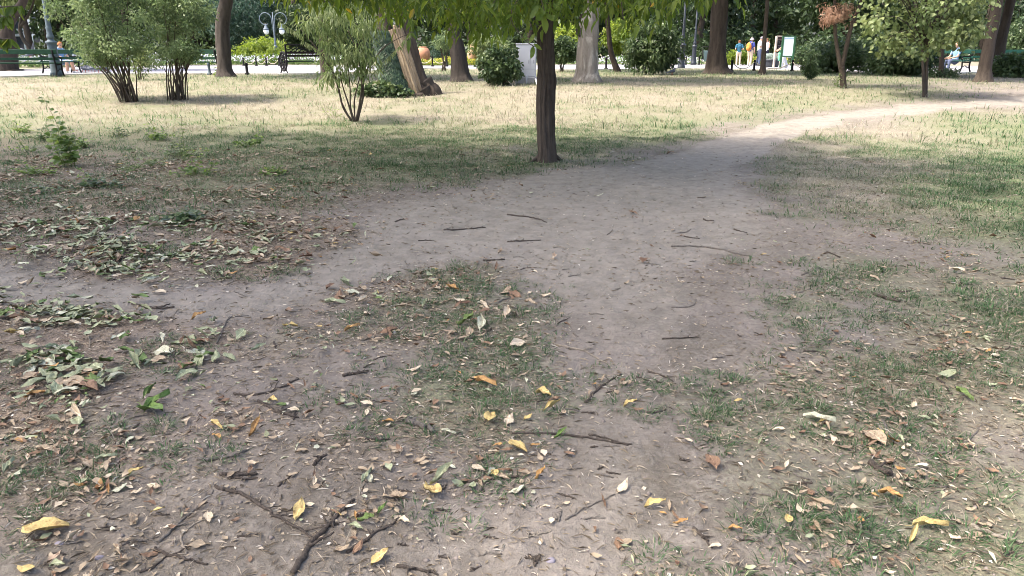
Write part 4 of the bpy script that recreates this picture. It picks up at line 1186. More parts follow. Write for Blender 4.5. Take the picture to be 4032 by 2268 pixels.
# ------------------------------------------------------------------ benches
def add_bb(mb, *a):
    V, Fq, Fc = bbox(*a); mb.add(V, Fq); mb.F.append((Fc + mb.n - len(V), 0)); return mb
def green_bench(label, loc, rz, L=2.0, slatmat='slat_green', name='green_bench', group=None):
    t = thing(name, label, 'bench', loc, rz, group)
    for x in (-L / 2 + .12, L / 2 - .12):
        mb = MB()
        for q, r0 in (([(x, -.28, 0), (x, -.2, .22), (x, -.22, .44)], .03), ([(x, .3, 0), (x, .2, .22), (x, .2, .44), (x, .3, .92)], .032), ([(x, -.22, .43), (x, .22, .41)], .025),
                      ([(x, -.27, .62), (x, -.2, .67), (x, .05, .66), (x, .25, .7)], .026), ([(x, -.27, .62), (x, -.29, .56), (x, -.22, .52), (x, -.22, .44)], .02), ([(x, -.2, .2), (x, -.05, .28), (x, .1, .2), (x, .2, .24)], .016)):
            mb.add(*tube(spline(q, 12), r0, 6))
        mb.build('side_frame', M['iron'], t)
    for y in (-.2, -.04, .12):
        add_bb(MB(), -L / 2, L / 2, y - .065, y + .065, .455, .495).build('slat', M[slatmat], t, smooth=False)
    for z, y, h in ((.86, .275, .16), (.62, .235, .09)):
        add_bb(MB(), -L / 2, L / 2, y - .055, y - .02, z - h / 2, z + h / 2).build('slat', M[slatmat], t, smooth=False)
    return t
def gp(px, py): return Vector(flat(px, py, .458))
bl = gp(110, 303)
green_bench('green slatted bench at the left edge behind the pale lamp post', bl, R(180 + 4), 2.5)
bs = gp(330, 291)
green_bench('green slatted bench half hidden by the vase-shaped shrubs', bs, R(180 + 3), 2.4)
green_bench('dark green bench seen between the second shrub and the ridged trunk', gp(795, 294), R(160), 2.2)
green_bench('teal bench behind the right trunks', gp(3960, 278), R(-6), 6.5, 'slat_teal')
green_bench('dark bench behind the clipped bush near the middle tree', gp(2230, 262), R(0), 3.0)

def ornate_bench(label, loc, rz, L=1.9):
    t = thing('ornate_bench', label, 'bench', loc, rz)
    for x in (-L / 2, L / 2):
        mb = MB()
        a = np.linspace(0, 2 * math.pi, 33)
        ring = lambda cy, cz, r, rr: tube(np.stack([np.full(33, x), cy + np.cos(a) * r, cz + np.sin(a) * r], -1), rr, 6, False)
        mb.add(*ring(0, .47, .37, .04)); mb.add(*ring(0, .47, .12, .03))
        for k in range(10):
            b0 = k * math.pi / 5
            mb.add(*tube([(x, math.cos(b0) * .12, .47 + math.sin(b0) * .12), (x, math.cos(b0 + .2) * .24, .47 + math.sin(b0 + .2) * .24), (x, math.cos(b0) * .36, .47 + math.sin(b0) * .36)], .022, 5))
            mb.add(*ring(math.cos(b0 + .31) * .27, .47 + math.sin(b0 + .31) * .27, .07, .016))
        for y in (-.28, .28):
            mb.add(*tube([(x, y * .8, .2), (x, y, .1), (x, y * 1.3, .02)], .028, 6))
        mb.build('wheel_side', M['iron'], t)
    for y in (-.22, -.05, .12):
        add_bb(MB(), -L / 2, L / 2, y - .07, y + .07, .455, .495).build('slat', M['iron_green'], t, smooth=False)
    for z in (.7, .82):
        add_bb(MB(), -L / 2 + .1, L / 2, .27, .305, z - .045, z + .045).build('slat', M['slat_dark'], t, smooth=False)
    mb = MB()
    add_bb(mb, -L / 2 + .08, L / 2, .27, .31, 1.1, 1.15); add_bb(mb, -L / 2 + .06, -L / 2 + .12, .25, .32, .45, 1.15); add_bb(mb, L / 2 - .06, L / 2, .25, .32, .45, 1.15)
    mb.build('back_frame', M['iron'], t, smooth=False)
    mb = MB(); a = np.linspace(0, 5.5, 20)
    for k in range(9):
        cx = -L / 2 + .22 + k * (L - .34) / 8.5
        for s_ in (-1, 1):
            mb.add(*tube(np.stack([cx + s_ * .05 + np.cos(a) * (.02 + .011 * a), np.full(20, .29), .98 + s_ * .03 + np.sin(a) * (.02 + .011 * a)], -1), .018, 5))
    mb.build('back_scrollwork', M['iron'], t)
    return t
ornate_bench('black cast iron bench with wheel-shaped ends and scrolled back', gp(1205, 287), R(218), 1.9)

# ------------------------------------------------------------------ lamp posts
def lamp_base(t, m, s=1.0, hp=4.2):
    V, F = lathe([(.0, 0), (.21 * s, 0), (.21 * s, .12), (.18 * s, .16), (.165 * s, .5), (.145 * s, 1.1), (.15 * s, 1.13), (.19 * s, 1.16), (.19 * s, 1.2), (.11 * s, 1.25), (.085 * s, 1.29)], 20)
    MB().add(V, F).build('pedestal', M[m], t)
    V, F = lathe([(.085 * s, 1.29), (.12 * s, 1.34), (.12 * s, 1.4), (.09 * s, 1.47), (.085 * s, 1.6), (.1 * s, 1.68), (.08 * s, 1.72)], 18)
    MB().add(V, F).build('collar', M[m], t)
    V, F = lathe([(.08 * s, 1.72), (.065 * s, 2.2), (.06 * s, 2.22), (.07 * s, 2.25), (.055 * s, 2.3), (.042 * s, hp), (0, hp)], 16)
    MB().add(V, F).build('pole', M[m], t)
def lantern(t, x, z, m, s=1.0):
    V, F = lathe([(.02, .36), (.05, .33), (.045, .27), (.09, .22), (.1, .12), (.17, .06), (.2, .0), (.17, -.03)], 16, (x, 0))
    V[:, 2] = V[:, 2] * s + z
    a = MB().add(V, F).build('lantern_cap', M[m], t)
    V, F = lathe([(.16, -.02), (.18, -.08), (.17, -.18), (.12, -.27), (.05, -.31), (0, -.315)], 16, (x, 0))
    V[:, 2] = V[:, 2] * s + z
    MB().add(V, F).build('globe', M['globe'], t)
def arms(t, z, m):
    for sx in (-1, 1):
        a = np.linspace(math.pi, -2.1, 30)
        r = np.linspace(.42, .34, 30)
        q = np.stack([sx * (.1 + .42 + np.cos(a) * r), np.zeros(30), z + np.sin(a) * r], -1)
        MB().add(*tube(np.vstack([[(sx * .06, 0, z - .8)], q]), .028, 7)).build('scroll_arm', M[m], t)
        lantern(t, sx * .52, z - .65, m)
lp = gp(226, 301)
t = thing('lamp_post', 'pale blue-grey lamp post with flared pedestal at the left bench', 'lamp post', lp)
lamp_base(t, 'lamp_blue', 1.05, 5.0); arms(t, 5.0, 'lamp_blue')
q = at(1072, 47, 52.0)
t = thing('double_lamp', 'tall pale street lamp with two scrolled arms and white globes', 'lamp post', (q.x, q.y, .45))
lamp_base(t, 'lamp_pale', .7, q.z - .45); arms(t, q.z - .45 - .45, 'lamp_pale')
t = thing('lamp_post', 'dark lamp post standing beside the promenade left of the giant trunk', 'lamp post', gp(2682, 271))
lamp_base(t, 'lamp_dark', .95, 5.0); arms(t, 5.0, 'lamp_dark')
t = thing('lamp_post', 'farther dark lamp post just left of the litter bin', 'lamp post', gp(2730, 255))
lamp_base(t, 'lamp_dark', .95, 5.0); arms(t, 5.0, 'lamp_dark')

# ------------------------------------------------------------------ bollard, rope fences, cabinet, jars, planter, boards, bin
def post_mesh(mb, p, h=.5, s=1.0):
    V, F = lathe([(0, 0), (.085 * s, 0), (.085 * s, .06), (.05 * s, .09), (.045 * s, h * .75), (.06 * s, h * .8), (.05 * s, h * .9), (.055 * s, h * .97), (0, h)], 12)
    mb.add(V + np.array(p), F)
def rope_fence(label, pxs, h=.5, matp='iron'):
    ps = [np.array(gp(*q)) for q in pxs]
    t = thing('rope_fence', label, 'fence', Vector(ps[0])); o = ps[0]
    for p in ps:
        mb = MB(); post_mesh(mb, p - o, h); mb.build('post', M[matp], t)
    for a, b in zip(ps[:-1], ps[1:]):
        u = np.linspace(0, 1, 16)[:, None]
        c = (a - o) * (1 - u) + (b - o) * u; c[:, 2] += h * .82 - .3 * 4 * (u * (1 - u))[:, 0]
        MB().add(*tube(c, .02, 6)).build('rope', M['rope'], t)
rope_fence('short dark posts with a sagging rope in front of the visitors', [(2880, 282), (2968, 279), (3118, 281), (3240, 288)])
rope_fence('rope fence on thin posts along the far flower strip left of the bin', [(2470, 258), (2530, 257), (2590, 256), (2640, 256), (2700, 255), (2752, 255), (2800, 255)], .55)
rope_fence('low rope fence edging the white flower bed', [(960, 259), (1010, 259), (1050, 259), (1100, 259)], .5)
rope_fence('low rope fence in front of the yellow-green flowers', [(1640, 262), (1703, 262), (1760, 262)], .6)
t = thing('bollard', 'single short dark bollard at the lawn edge left of the black bench', 'bollard', gp(974, 295))
mb = MB(); post_mesh(mb, (0, 0, 0), .46, 1.1); mb.build('bollard_post', M['iron'], t)
t = thing('bollard', 'small dark bollard behind the ridged trunk', 'bollard', gp(826, 295))
mb = MB(); post_mesh(mb, (0, 0, 0), .46, 1.1); mb.build('bollard_post', M['lamp_blue'], t)
t = thing('bollard', 'small dark bollard left of the thin curved tree', 'bollard', gp(2386, 274))
mb = MB(); post_mesh(mb, (0, 0, 0), .6, 1.1); mb.build('bollard_post', M['iron'], t)

def cabinet():
    b = P(2072, 328); s = mpp(2072, 328, b.y)
    w = 76 * s; h = 150 * s
    t = thing('utility_cabinet', 'white metal utility cabinet on a concrete plinth behind the bush', 'cabinet', b, R(-4))
    z1 = .17
    add_bb(MB(), -w / 2 - .02, w / 2 + .03, -.22, .22, -.05, z1 + .0, .01).build('plinth', M['concrete'], t, smooth=False)
    add_bb(MB(), -w / 2, w / 2, -.2, .2, z1, h - .04, .006).build('body', M['cabinet'], t, smooth=False)
    add_bb(MB(), -w / 2 - .015, w / 2 + .015, -.22, .22, h - .04, h, .006).build('cap', M['cabinet'], t, smooth=False)
    for x0, x1 in ((-w / 2 + .02, .12), (.135, w / 2 - .02)):
        d = add_bb(MB(), x0, x1, -.212, -.2, z1 + .22, h - .08, .003).build('door', M['cabinet'], t, smooth=False)
        add_bb(MB(), x1 - .05, x1 - .03, -.225, -.212, h * .5, h * .5 + .1, .003).build('handle', M['cabinet_dark'], d, smooth=False)
    add_bb(MB(), -w / 2 + .02, w / 2 - .02, -.21, -.2, z1 + .03, z1 + .2, .003).build('lower_panel', M['cabinet'], t, smooth=False)
    MB().add(*tube(spline([(.02, -.24, -.02), (.02, -.24, .15), (.03, -.22, .24)], 8), .025, 8)).build('conduit', M['cabinet'], t)
cabinet()
pb = P(2104, 328); pe = P(2122, 345)
c = spline([np.array(pb) + [0, 0, -.02], np.array(pb) + [.02, 0, .12], (np.array(pb) + np.array(pe)) / 2 + [0, 0, .1], np.array(pe) + [0, 0, -.02]], 14)
tag(MB().add(*tube(c - np.array(pb), .03, 10)).build('drain_pipe', M['pvc'], loc=pb), 'short white plastic pipe bending into the grass beside the cabinet', 'pipe')

def jar(label, px, py, wpx, hpx, prof, m):
    b = gp(px, py); s = mpp(px, py, b.y) * .97
    pr = [(x * wpx * s / 2, z * hpx * s) for x, z in prof]
    t = thing('clay_jar', label, 'jar', b)
    V, F = lathe(pr, 28); MB().add(V, F).build('body', M[m], t)
    top = pr[-1]
    V, F = lathe([(top[0] * .85, top[1] - .05), (top[0] * 1.12, top[1] - .04), (top[0] * 1.15, top[1] + .03), (top[0] * .9, top[1] + .04), (top[0] * .8, top[1] - .15), (0, top[1] - .15)], 28)
    MB().add(V, F).build('rim', M[m], t)
jar('big round terracotta jar among yellow-green flowers', 1668, 256, 58, 72, [(.0, 0), (.45, 0), (.72, .2), (.95, .45), (1, .6), (.92, .75), (.68, .9), (.5, .95)], 'terracotta')
jar('tall pale terracotta jar behind the furrowed trunk', 1862, 256, 46, 88, [(.0, 0), (.4, 0), (.75, .2), (1, .45), (.95, .6), (.6, .82), (.35, .92), (.38, .97)], 'terracotta_pale')

def planter():
    b = gp(3038, 264); s = mpp(3038, 264, b.y)
    t = thing('planter', 'dark round planter of silvery plants beside the info boards', 'planter', b)
    r = 30 * s; h = 30 * s
    V, F = lathe([(0, 0), (r * .8, 0), (r * .84, h * .1), (r * .95, h * .72), (r * .95, h * .76), (r * 1.05, h * .78), (r * 1.05, h), (r * .92, h), (r * .9, h * .85), (0, h * .85)], 26)
    MB().add(V, F).build('pot', M['pot_dark'], t)
    g = np.random.default_rng(3)
    cs = np.stack([np.cos(a := g.random(60) * 6.28) * r * .8 * np.sqrt(g.random(60)), np.sin(a) * r * .8 * np.sqrt(g.random(60)), h + g.random(60) * .2], -1)
    V, F, rr = clumps(cs, .13, 26, .1, .04, L4, -.3, g)
    MB().add(V, F, 0, rr).build('plants', M['silver'], t, smooth=False)
planter()

def board(name, label, x0, x1, ytop, ybot, yfoot, m, fm, rz, art):
    b = gp((x0 + x1) / 2, yfoot); s = mpp(x0, yfoot, b.y)
    w = (x1 - x0) * s; zt = (yfoot - ytop) * s * .93; zb = (yfoot - ybot) * s * .93
    t = thing(name, label, 'sign', b, rz)
    add_bb(MB(), -w / 2, w / 2, -.03, .03, zb, zt, .004).build('panel', M[m], t, smooth=False)
    mb = MB()
    for x in (-w / 2, w / 2): add_bb(mb, x - .05, x + .05, -.05, .05, 0, zt + .02)
    add_bb(mb, -w / 2 + .05, w / 2 - .05, -.045, .045, zt - .02, zt + .03); add_bb(mb, -w / 2 + .05, w / 2 - .05, -.045, .045, zb - .06, zb)
    mb.build('frame', M[fm], t, smooth=False)
    for k, (u0, u1, v0, v1, mm) in enumerate(art):
        add_bb(MB(), -w / 2 + u0 * w, -w / 2 + u1 * w, -.036, -.031, zb + v0 * (zt - zb), zb + v1 * (zt - zb), .001).build('print', M[mm], t, smooth=False)
board('info_board', 'white information board in a green frame behind the woman in white trousers', 3072, 3116, 141, 218, 270, 'board_white', 'board_green', R(-8), [(.1, .9, .86, .9, 'ltblue')])
board('photo_board', 'dark picture board with a pale frame left of the white one', 3042, 3074, 141, 216, 266, 'board_brown', 'board_brown', R(24), [(.12, .95, .82, .97, 'face'), (.12, .95, .1, .8, 'slat_dark'), (.3, .7, .2, .55, 'cap'), (.3, .5, .62, .74, 'board_white')])

def litter_bin():
    b = gp(2782, 256)
    t = thing('litter_bin', 'grey-green litter bin hung in a dark frame left of the giant trunk', 'bin', b)
    mb = MB()
    for x in (-.32, .32): mb.add(*tube([(x, 0, 0), (x, 0, 1.15)], .025, 6))
    mb.add(*tube([(-.32, 0, 1.15), (.32, 0, 1.15)], .025, 6)); mb.build('frame', M['iron'], t)
    V, F = lathe([(0, .25), (.2, .25), (.26, .85), (.28, .87), (.27, .9), (.24, .88), (.2, .4), (0, .4)], 18)
    MB().add(V, F).build('bucket', M['bin'], t)
litter_bin()

# ------------------------------------------------------------------ people
def capsule(a, b, ra, rb, side=None, fl=1.0, seg=14):
    """closed tapered capsule; fl flattens the section across `side`"""
    a = np.asarray(a, float); b = np.asarray(b, float)
    d = b - a; L = np.linalg.norm(d) + 1e-6; d = d / L
    s = np.array(side if side is not None else ((1, 0, 0) if abs(d[0]) < .8 else (0, 1, 0)), float)
    s = s - d * s.dot(d); s /= np.linalg.norm(s); f = np.cross(d, s)
    pr = [(-ra * math.cos(t), ra * math.sin(t)) for t in np.linspace(.02, math.pi / 2, 5)] + [(L * u, ra + (rb - ra) * u) for u in (.33, .66)] + [(L + rb * math.sin(t), rb * math.cos(t)) for t in np.linspace(0, math.pi / 2 - .02, 5)]
    an = np.linspace(0, 2 * math.pi, seg, endpoint=False)
    V = np.array([[a + d * z + s * r * math.cos(t) + f * r * fl * math.sin(t) for t in an] for z, r in pr])
    n = len(pr)
    i = np.arange(n - 1)[:, None] * seg; j = np.arange(seg)[None]; j2 = (j + 1) % seg
    F = np.stack([i + j, i + j2, i + seg + j2, i + seg + j], -1).reshape(-1, 4)
    caps = np.array([list(range(seg - 1, -1, -1)), list(range((n - 1) * seg, n * seg))])
    return V.reshape(-1, 3), F, caps

def fuse(bones, mats, name, parent, voxel=.011, dec=.4):
    """bones: (a, b, ra, rb, material, side, flat) fused into one continuous skin, coloured by the nearest bone"""
    mb = MB()
    for (a, b, ra, rb, m, side, fl) in bones:
        V, F, c = capsule(a, b, ra, rb, side, fl)
        mb.add(V, F); mb.F.append((c + mb.n - len(V), 0))
    o = mb.build(name, [M[m] for m in mats])
    r = o.modifiers.new('r', 'REMESH'); r.mode = 'VOXEL'; r.voxel_size = voxel; r.use_smooth_shade = True
    s = o.modifiers.new('s', 'SMOOTH'); s.factor = .5; s.iterations = 2
    d = o.modifiers.new('d', 'DECIMATE'); d.ratio = dec
    dg = bpy.context.evaluated_depsgraph_get()
    me = bpy.data.meshes.new_from_object(o.evaluated_get(dg))
    old = o.data; o.modifiers.clear(); o.data = me
    bpy.data.meshes.remove(old)
    n = len(me.polygons)
    C = np.zeros(n * 3); me.polygons.foreach_get('center', C); C = C.reshape(-1, 3)
    best = np.full(n, 1e9); mi = np.zeros(n, np.int32)
    for (a, b, ra, rb, m, side, fl) in bones:
        a = np.asarray(a, float); b = np.asarray(b, float); d_ = b - a
        t = np.clip(((C - a) @ d_) / (d_ @ d_ + 1e-9), 0, 1)
        q = np.linalg.norm(C - (a + t[:, None] * d_), axis=1) - (ra + (rb - ra) * t) * (1 + fl) / 2
        k = q < best; best[k] = q[k]; mi[k] = mats.index(m)
    if not me.materials:
        for m in mats: me.materials.append(M[m])
    me.polygons.foreach_set('material_index', mi); me.polygons.foreach_set('use_smooth', np.ones(n, bool))
    me.update()
    o.parent = parent
    return o

def hand(bones, w, d, side, m, grip=0.4, s=1.0):
    """palm and five unequal bent fingers; d points along the forearm, side to the thumb"""
    w = np.asarray(w, float); d = unit(np.asarray(d, float)); sd = np.asarray(side, float); sd = unit(sd - d * sd.dot(d)); n = np.cross(d, sd)
    p = w + d * .085 * s
    bones.append((w, p, .026 * s, .034 * s, m, sd, .55))
    for k, (off, L) in enumerate(((.027, .075), (.009, .085), (-.009, .08), (-.027, .062))):
        a = p + sd * off * 1.15 * s; b = a + (d * math.cos(grip) + n * math.sin(grip)) * L * .5 * s; c = b + (d * math.cos(grip * 2.4) + n * math.sin(grip * 2.4)) * L * .5 * s
        bones.append((a, b, .0105 * s, .0095 * s, m, None, 1)); bones.append((b, c, .0095 * s, .008 * s, m, None, 1))
    a = w + d * .03 * s + sd * .028 * s; b = a + (d * .7 + sd * .75) * .038 * s; c = b + (d * .95 + sd * .2 + n * .2) * .032 * s
    bones.append((a, b, .013 * s, .011 * s, m, None, 1)); bones.append((b, c, .011 * s, .009 * s, m, None, 1))

def person(label, loc, face, H, top, legs, shoe, arms, hair=None, hat=None, seat=False, stride=0.0, flare=1.0, nod=0.0, sleeve='short', shorts=False, group=None, girth=1.0):
    """face: heading in degrees (0 = +x, 90 = away from the camera). arms: per side (elbow, wrist) as (forward, outward, z) fractions of H"""
    t = thing('person', label, 'person', loc, R(face), group)
    # local axes: +x forward, +y to the person's left
    J = lambda f, s, z: np.array([f, s, z]) * H
    B = []
    zp = .52 if not seat else .285
    lean = .0 if not seat else -.02
    pel = J(0, 0, zp); ch = J(lean, 0, zp + .21); sh = J(lean, 0, zp + .285); nk = J(lean + .012, 0, zp + .315); hd = J(lean + .03 + nod * .05, 0, zp + .39 - nod * .01)
    g = girth
    B += [(pel, J(lean * .5, 0, zp + .09), .092 * H * g, .088 * H * g, legs if False else top, (0, 1, 0), .72), (J(lean * .5, 0, zp + .08), ch, .088 * H * g, .1 * H * g, top, (0, 1, 0), .66), (ch, sh, .1 * H * g, .075 * H, top, (0, 1, 0), .6),
          (J(lean, -.085, zp + .275), J(lean, .085, zp + .275), .042 * H, .042 * H, top, None, 1), (J(0, 0, zp - .01), J(0, 0, zp + .02), .09 * H * g, .09 * H * g, legs, (0, 1, 0), .74),
          (sh, nk, .036 * H, .033 * H, 'skin', None, 1), (nk, hd - J(0, 0, .02), .032 * H, .04 * H, 'skin', None, 1)]
    # head: skull, jaw, nose, ears, eyes, mouth
    fx = np.array([math.cos(nod * .6), 0, -math.sin(nod * .6)]); uz = np.array([math.sin(nod * .6), 0, math.cos(nod * .6)])
    hp = lambda f, s, u: hd + (fx * f + np.array([0, 1, 0]) * s + uz * u) * H
    B += [(hp(-.008, 0, .012), hp(-.002, 0, .026), .05 * H, .048 * H, 'skin', (0, 1, 0), 1.12), (hp(.012, 0, -.012), hp(.022, 0, -.038), .042 * H, .03 * H, 'skin', (0, 1, 0), 1.0),
          (hp(.05, 0, .004), hp(.06, 0, -.008), .007 * H, .009 * H, 'skin', None, 1)]
    for s_ in (-1, 1):
        B += [(hp(-.006, s_ * .046, .006), hp(-.006, s_ * .047, -.012), .009 * H, .006 * H, 'skin', None, 1), (hp(.047, s_ * .019, .009), hp(.0475, s_ * .021, .009), .0055 * H, .0055 * H, 'face', None, 1)]
    B += [(hp(.049, -.012, -.027), hp(.049, .012, -.027), .004 * H, .004 * H, 'red', None, 1)]
    for s_ in (-1, 1):
        st = stride * s_
        hip = J(0, s_ * .052, zp - .01)
        if seat:
            kn = J(.235, s_ * .07, .275); an = J(.25 + .02 * s_, s_ * .075, .045)
        else:
            kn = J(st * .5 + .008, s_ * .058, .285); an = J(st - .012 - max(0, -st) * .1, s_ * .058, .045 + max(0, -st) * .12)
        B += [(hip, kn, .062 * H * g, .043 * H * flare, legs, None, 1)]
        B += [(kn, an + J(0, 0, .02), .043 * H * flare, .034 * H * flare ** 2, 'skin' if shorts else legs, None, 1)]
        B += [(an, an + J(.0, 0, -.02), .025 * H, .024 * H, shoe, None, 1), (an + J(-.02, 0, -.022), an + J(.085, s_ * .008, -.027), .025 * H, .02 * H, shoe, (0, 1, 0), .85)]
        el, wr = arms[0 if s_ > 0 else 1]
        shl = J(lean, s_ * .112, zp + .272); e = J(el[0], s_ * el[1], el[2]); w = J(wr[0], s_ * wr[1], wr[2])
        um = shl + (e - shl) * .62
        B += [(shl, um, .036 * H, .034 * H, top, None, 1), (um, e, .026 * H, .024 * H, top if sleeve == 'long' else 'skin', None, 1), (e, w, .024 * H, .017 * H, top if sleeve == 'long' else 'skin', None, 1)]
        hand(B, w, w - e, (1.0, -s_ * .6, .6), 'skin', .45, H / 1.75)
    mats = []
    for b in B:
        if b[4] not in mats: mats.append(b[4])
    fuse(B, mats, 'body', t)
    if hair:
        mb = MB()
        V, F = ellipsoid(hp(-.014, 0, .026), np.array([.061, .056, .056]) * H, 18, 12, .18, 3)
        cut = hd + fx * .03 * H
        keep = ((V - hd) @ fx < .034 * H) | ((V - hd) @ uz > .052 * H)
        ok = keep[F].all(axis=1) & (((V[F].mean(1) - hd) @ uz > -.04 * H))
        mb.add(V, F[ok]); mb.build('hair', M[hair], t)
        if hair == 'blond':
            V, F = ellipsoid(hp(-.03, 0, -.005), np.array([.045, .055, .062]) * H, 16, 10, .25, 5)
            MB().add(V, F).build('hair', M[hair], t)
    if hat == 'bucket':
        V, F = lathe([(.0, .062), (.035, .06), (.048, .05), (.054, .02), (.056, .012), (.085, -.008), (.083, -.011), (.05, .008)], 20)
        V = V * H + hp(-.004, 0, .022); MB().add(V, F).build('hat', M['hat'], t)
    if hat == 'cap':
        V, F = lathe([(.0, .05), (.03, .047), (.048, .03), (.054, .008), (.053, .0)], 20)
        V = V * H + hp(-.004, 0, .028); h_ = MB().add(V, F).build('cap', M['cap'], t)
        a = np.linspace(-1.1, 1.1, 12)
        pr = np.stack([np.cos(a) * .052, np.sin(a) * .052, 0 * a], -1); pr2 = np.stack([.03 + np.cos(a) * .078, np.sin(a) * .06, -.012 + 0 * a], -1)
        V = np.concatenate([pr, pr2]) * H + hp(-.004, 0, .03)
        MB().add(V, [(i, i + 12, i + 13, i + 1) for i in range(11)]).build('brim', M['face'], h_)
    return t, J

DOWN = ((.0, .15, .63), (.03, .155, .49))
BENT = ((-.04, .16, .64), (.09, .12, .62))
p1 = gp(2905, 258)
person('person in teal t-shirt and khaki trousers seen from behind, left of the group', p1, 88, 1.56, 'teal', 'khaki', 'shoe', (BENT, BENT), hair='hair', stride=.02)
p2 = gp(2950, 259)
_, J = person('person in bucket hat and blue t-shirt wearing an orange backpack', p2, 40, 1.68, 'blue', 'khaki', 'shoe', (BENT, DOWN), hat='bucket', hair='grey', girth=1.1, stride=.02)
p3 = gp(2984, 259)
person('person in cap and loose pale shirt looking down at their hands', p3, -5, 1.76, 'pale', 'jeans', 'dshoe', (((-.03, .14, .64), (.14, .05, .66)), ((-.03, .14, .64), (.14, .05, .66))), hat='cap', hair='grey', nod=.6, girth=1.18, stride=-.03)
p4 = gp(3012, 259)
person('person in white top half hidden behind the slim trunk, hand raised', p4, 200, 1.66, 'white', 'navy', 'dshoe', (((.03, .17, .66), (.03, .16, .79)), ((.05, .15, .66), (.12, .1, .7))), hair='hair')
p5 = gp(3082, 269)
person('person in navy t-shirt and wide white trousers reaching forward beside the planter', p5, 178, 1.66, 'navy', 'white', 'white', (((.06, .14, .64), (.2, .1, .56)), ((.06, .14, .64), (.22, .1, .54))), hair='blond', stride=.1, flare=1.28)
p7 = gp(232, 288)
person('seated person in pale blue shirt with reddish hair behind the lamp post', p7 + Vector((.1, .2, 0)), -20, 1.66, 'ltblue', 'denim', 'shoe', (((.06, .13, .4), (.2, .07, .36)), ((.06, .13, .4), (.2, .07, .36))), hair='ginger', seat=True, nod=.5, shorts=True)
p8 = gp(3752, 284)
person('seated person in light blue top and grey jeans on the bench at right', p8, 195, 1.66, 'ltblue', 'jeans', 'dshoe', (((.06, .13, .4), (.2, .07, .36)), ((.06, .13, .4), (.2, .07, .36))), hair='hair', seat=True)

# things the people carry
def backpack():
    t = thing('backpack', 'orange backpack on the back of the person in the bucket hat', 'backpack', p2 + Vector((0, 0, 1.68 * .6)), R(40))
    V, F = ellipsoid((-.23, 0, .12), (.13, .17, .26), 16, 12, .12, 2); MB().add(V, F).build('bag', M['orange'], t)
    V, F = ellipsoid((-.33, 0, .04), (.06, .12, .13), 12, 8); MB().add(V, F).build('pocket', M['orange'], t)
    for s_ in (-1, 1):
        MB().add(*tube(spline([(-.14, s_ * .1, .34), (-.02, s_ * .12, .4), (.12, s_ * .12, .28), (.1, s_ * .15, .1), (-.12, s_ * .14, -.05)], 14), .018, 6)).build('strap', M['khaki'], t)
backpack()
def bag(name, label, loc, rz, m, w, d, h, strap=None, soft=.15):
    t = thing(name, label, 'bag', loc, rz)
    n = 10
    u = np.linspace(0, 1, 7)
    V, F = lathe([(0, 0)] + [((.75 + .25 * math.sin(k * 2.4)) , k * h) for k in u] + [(0, h)], 14)
    V = V * np.array([w / 2, d / 2, 1]); V[:, :2] *= (1 + soft * (vn(V[:, 0] * 30, V[:, 2] * 14, 4) - .5))[:, None]
    MB().add(V, F).build('bag_body', M[m], t)
    if strap is not None: MB().add(*tube(spline(strap, 14), .01, 6)).build('strap', M[m], t)
q = p5 + Vector((-.06, -.22, .82))
bag('handbag', 'small red handbag at the hip of the person in white trousers', q, 0, 'red', .26, .12, .2, [(-.1, 0, .18), (-.05, .1, .5), (.02, .2, .58), (.1, .1, .3), (.1, 0, .18)])
bag('shopping_bag', 'mint green plastic bag held in front of the white trousers', p5 + Vector((-.27, -.12, .38)), .3, 'mint', .22, .14, .42, [(-.06, 0, .4), (0, 0, .52), (.06, 0, .4)], .5)
bag('shopping_bag', 'white plastic bag behind the person in white trousers', p5 + Vector((.3, .1, .55)), .3, 'white', .28, .2, .34, [(-.06, 0, .32), (0, 0, .44), (.06, 0, .32)], .5)

# benches the seated people use
green_bench('bench under the seated person behind the lamp post', p7 + Vector((.05, .18, 0)), R(-20 + 90), 1.6)
green_bench('low bench with the seated person at right', p8 + Vector((-.05, 0, 0)), R(195 + 90), 1.6, 'slat_teal')

# ------------------------------------------------------------------ pigeons
def pigeon_mesh(m, fly=False):
    B = [((-.07, 0, .12), (.06, 0, .145), .045, .055, m, (0, 1, 0), 1.0), ((.06, 0, .15), (.1, 0, .2), .04, .024, m, None, 1), ((.1, 0, .2), (.115, 0, .225), .022, .024, m, None, 1), ((.135, 0, .222), (.16, 0, .215), .007, .004, 'cap', None, 1),
         ((-.07, 0, .12), (-.2, 0, .09), .035, .022, m, (0, 1, 0), .5), ((-.2, 0, .09), (-.25, 0, .085), .025, .022, m, (0, 1, 0), .4)]
    for s_ in (-1, 1):
        B += [((0, s_ * .02, .1), (.005, s_ * .022, .03), .012, .006, 'pigeon_leg', None, 1), ((-.015, s_ * .022, .008), (.035, s_ * .024, .006), .006, .005, 'pigeon_leg', None, 1), ((.005, s_ * .022, .03), (.003, s_ * .022, .008), .006, .006, 'pigeon_leg', None, 1)]
        if fly:
            B += [((.03, s_ * .04, .17), (.02, s_ * .2, .3), .045, .04, m, (1, 0, 0), .22), ((.02, s_ * .2, .3), (-.06, s_ * .36, .4), .05, .015, m, (1, 0, 0), .2)]
        else:
            B += [((.03, s_ * .045, .15), (-.13, s_ * .03, .12), .03, .014, m, (0, 0, 1), .35)]
    mats = []
    for b in B:
        if b[4] not in mats: mats.append(b[4])
    o = fuse(B, mats, 'pigeon', None, .006, .5)
    return o
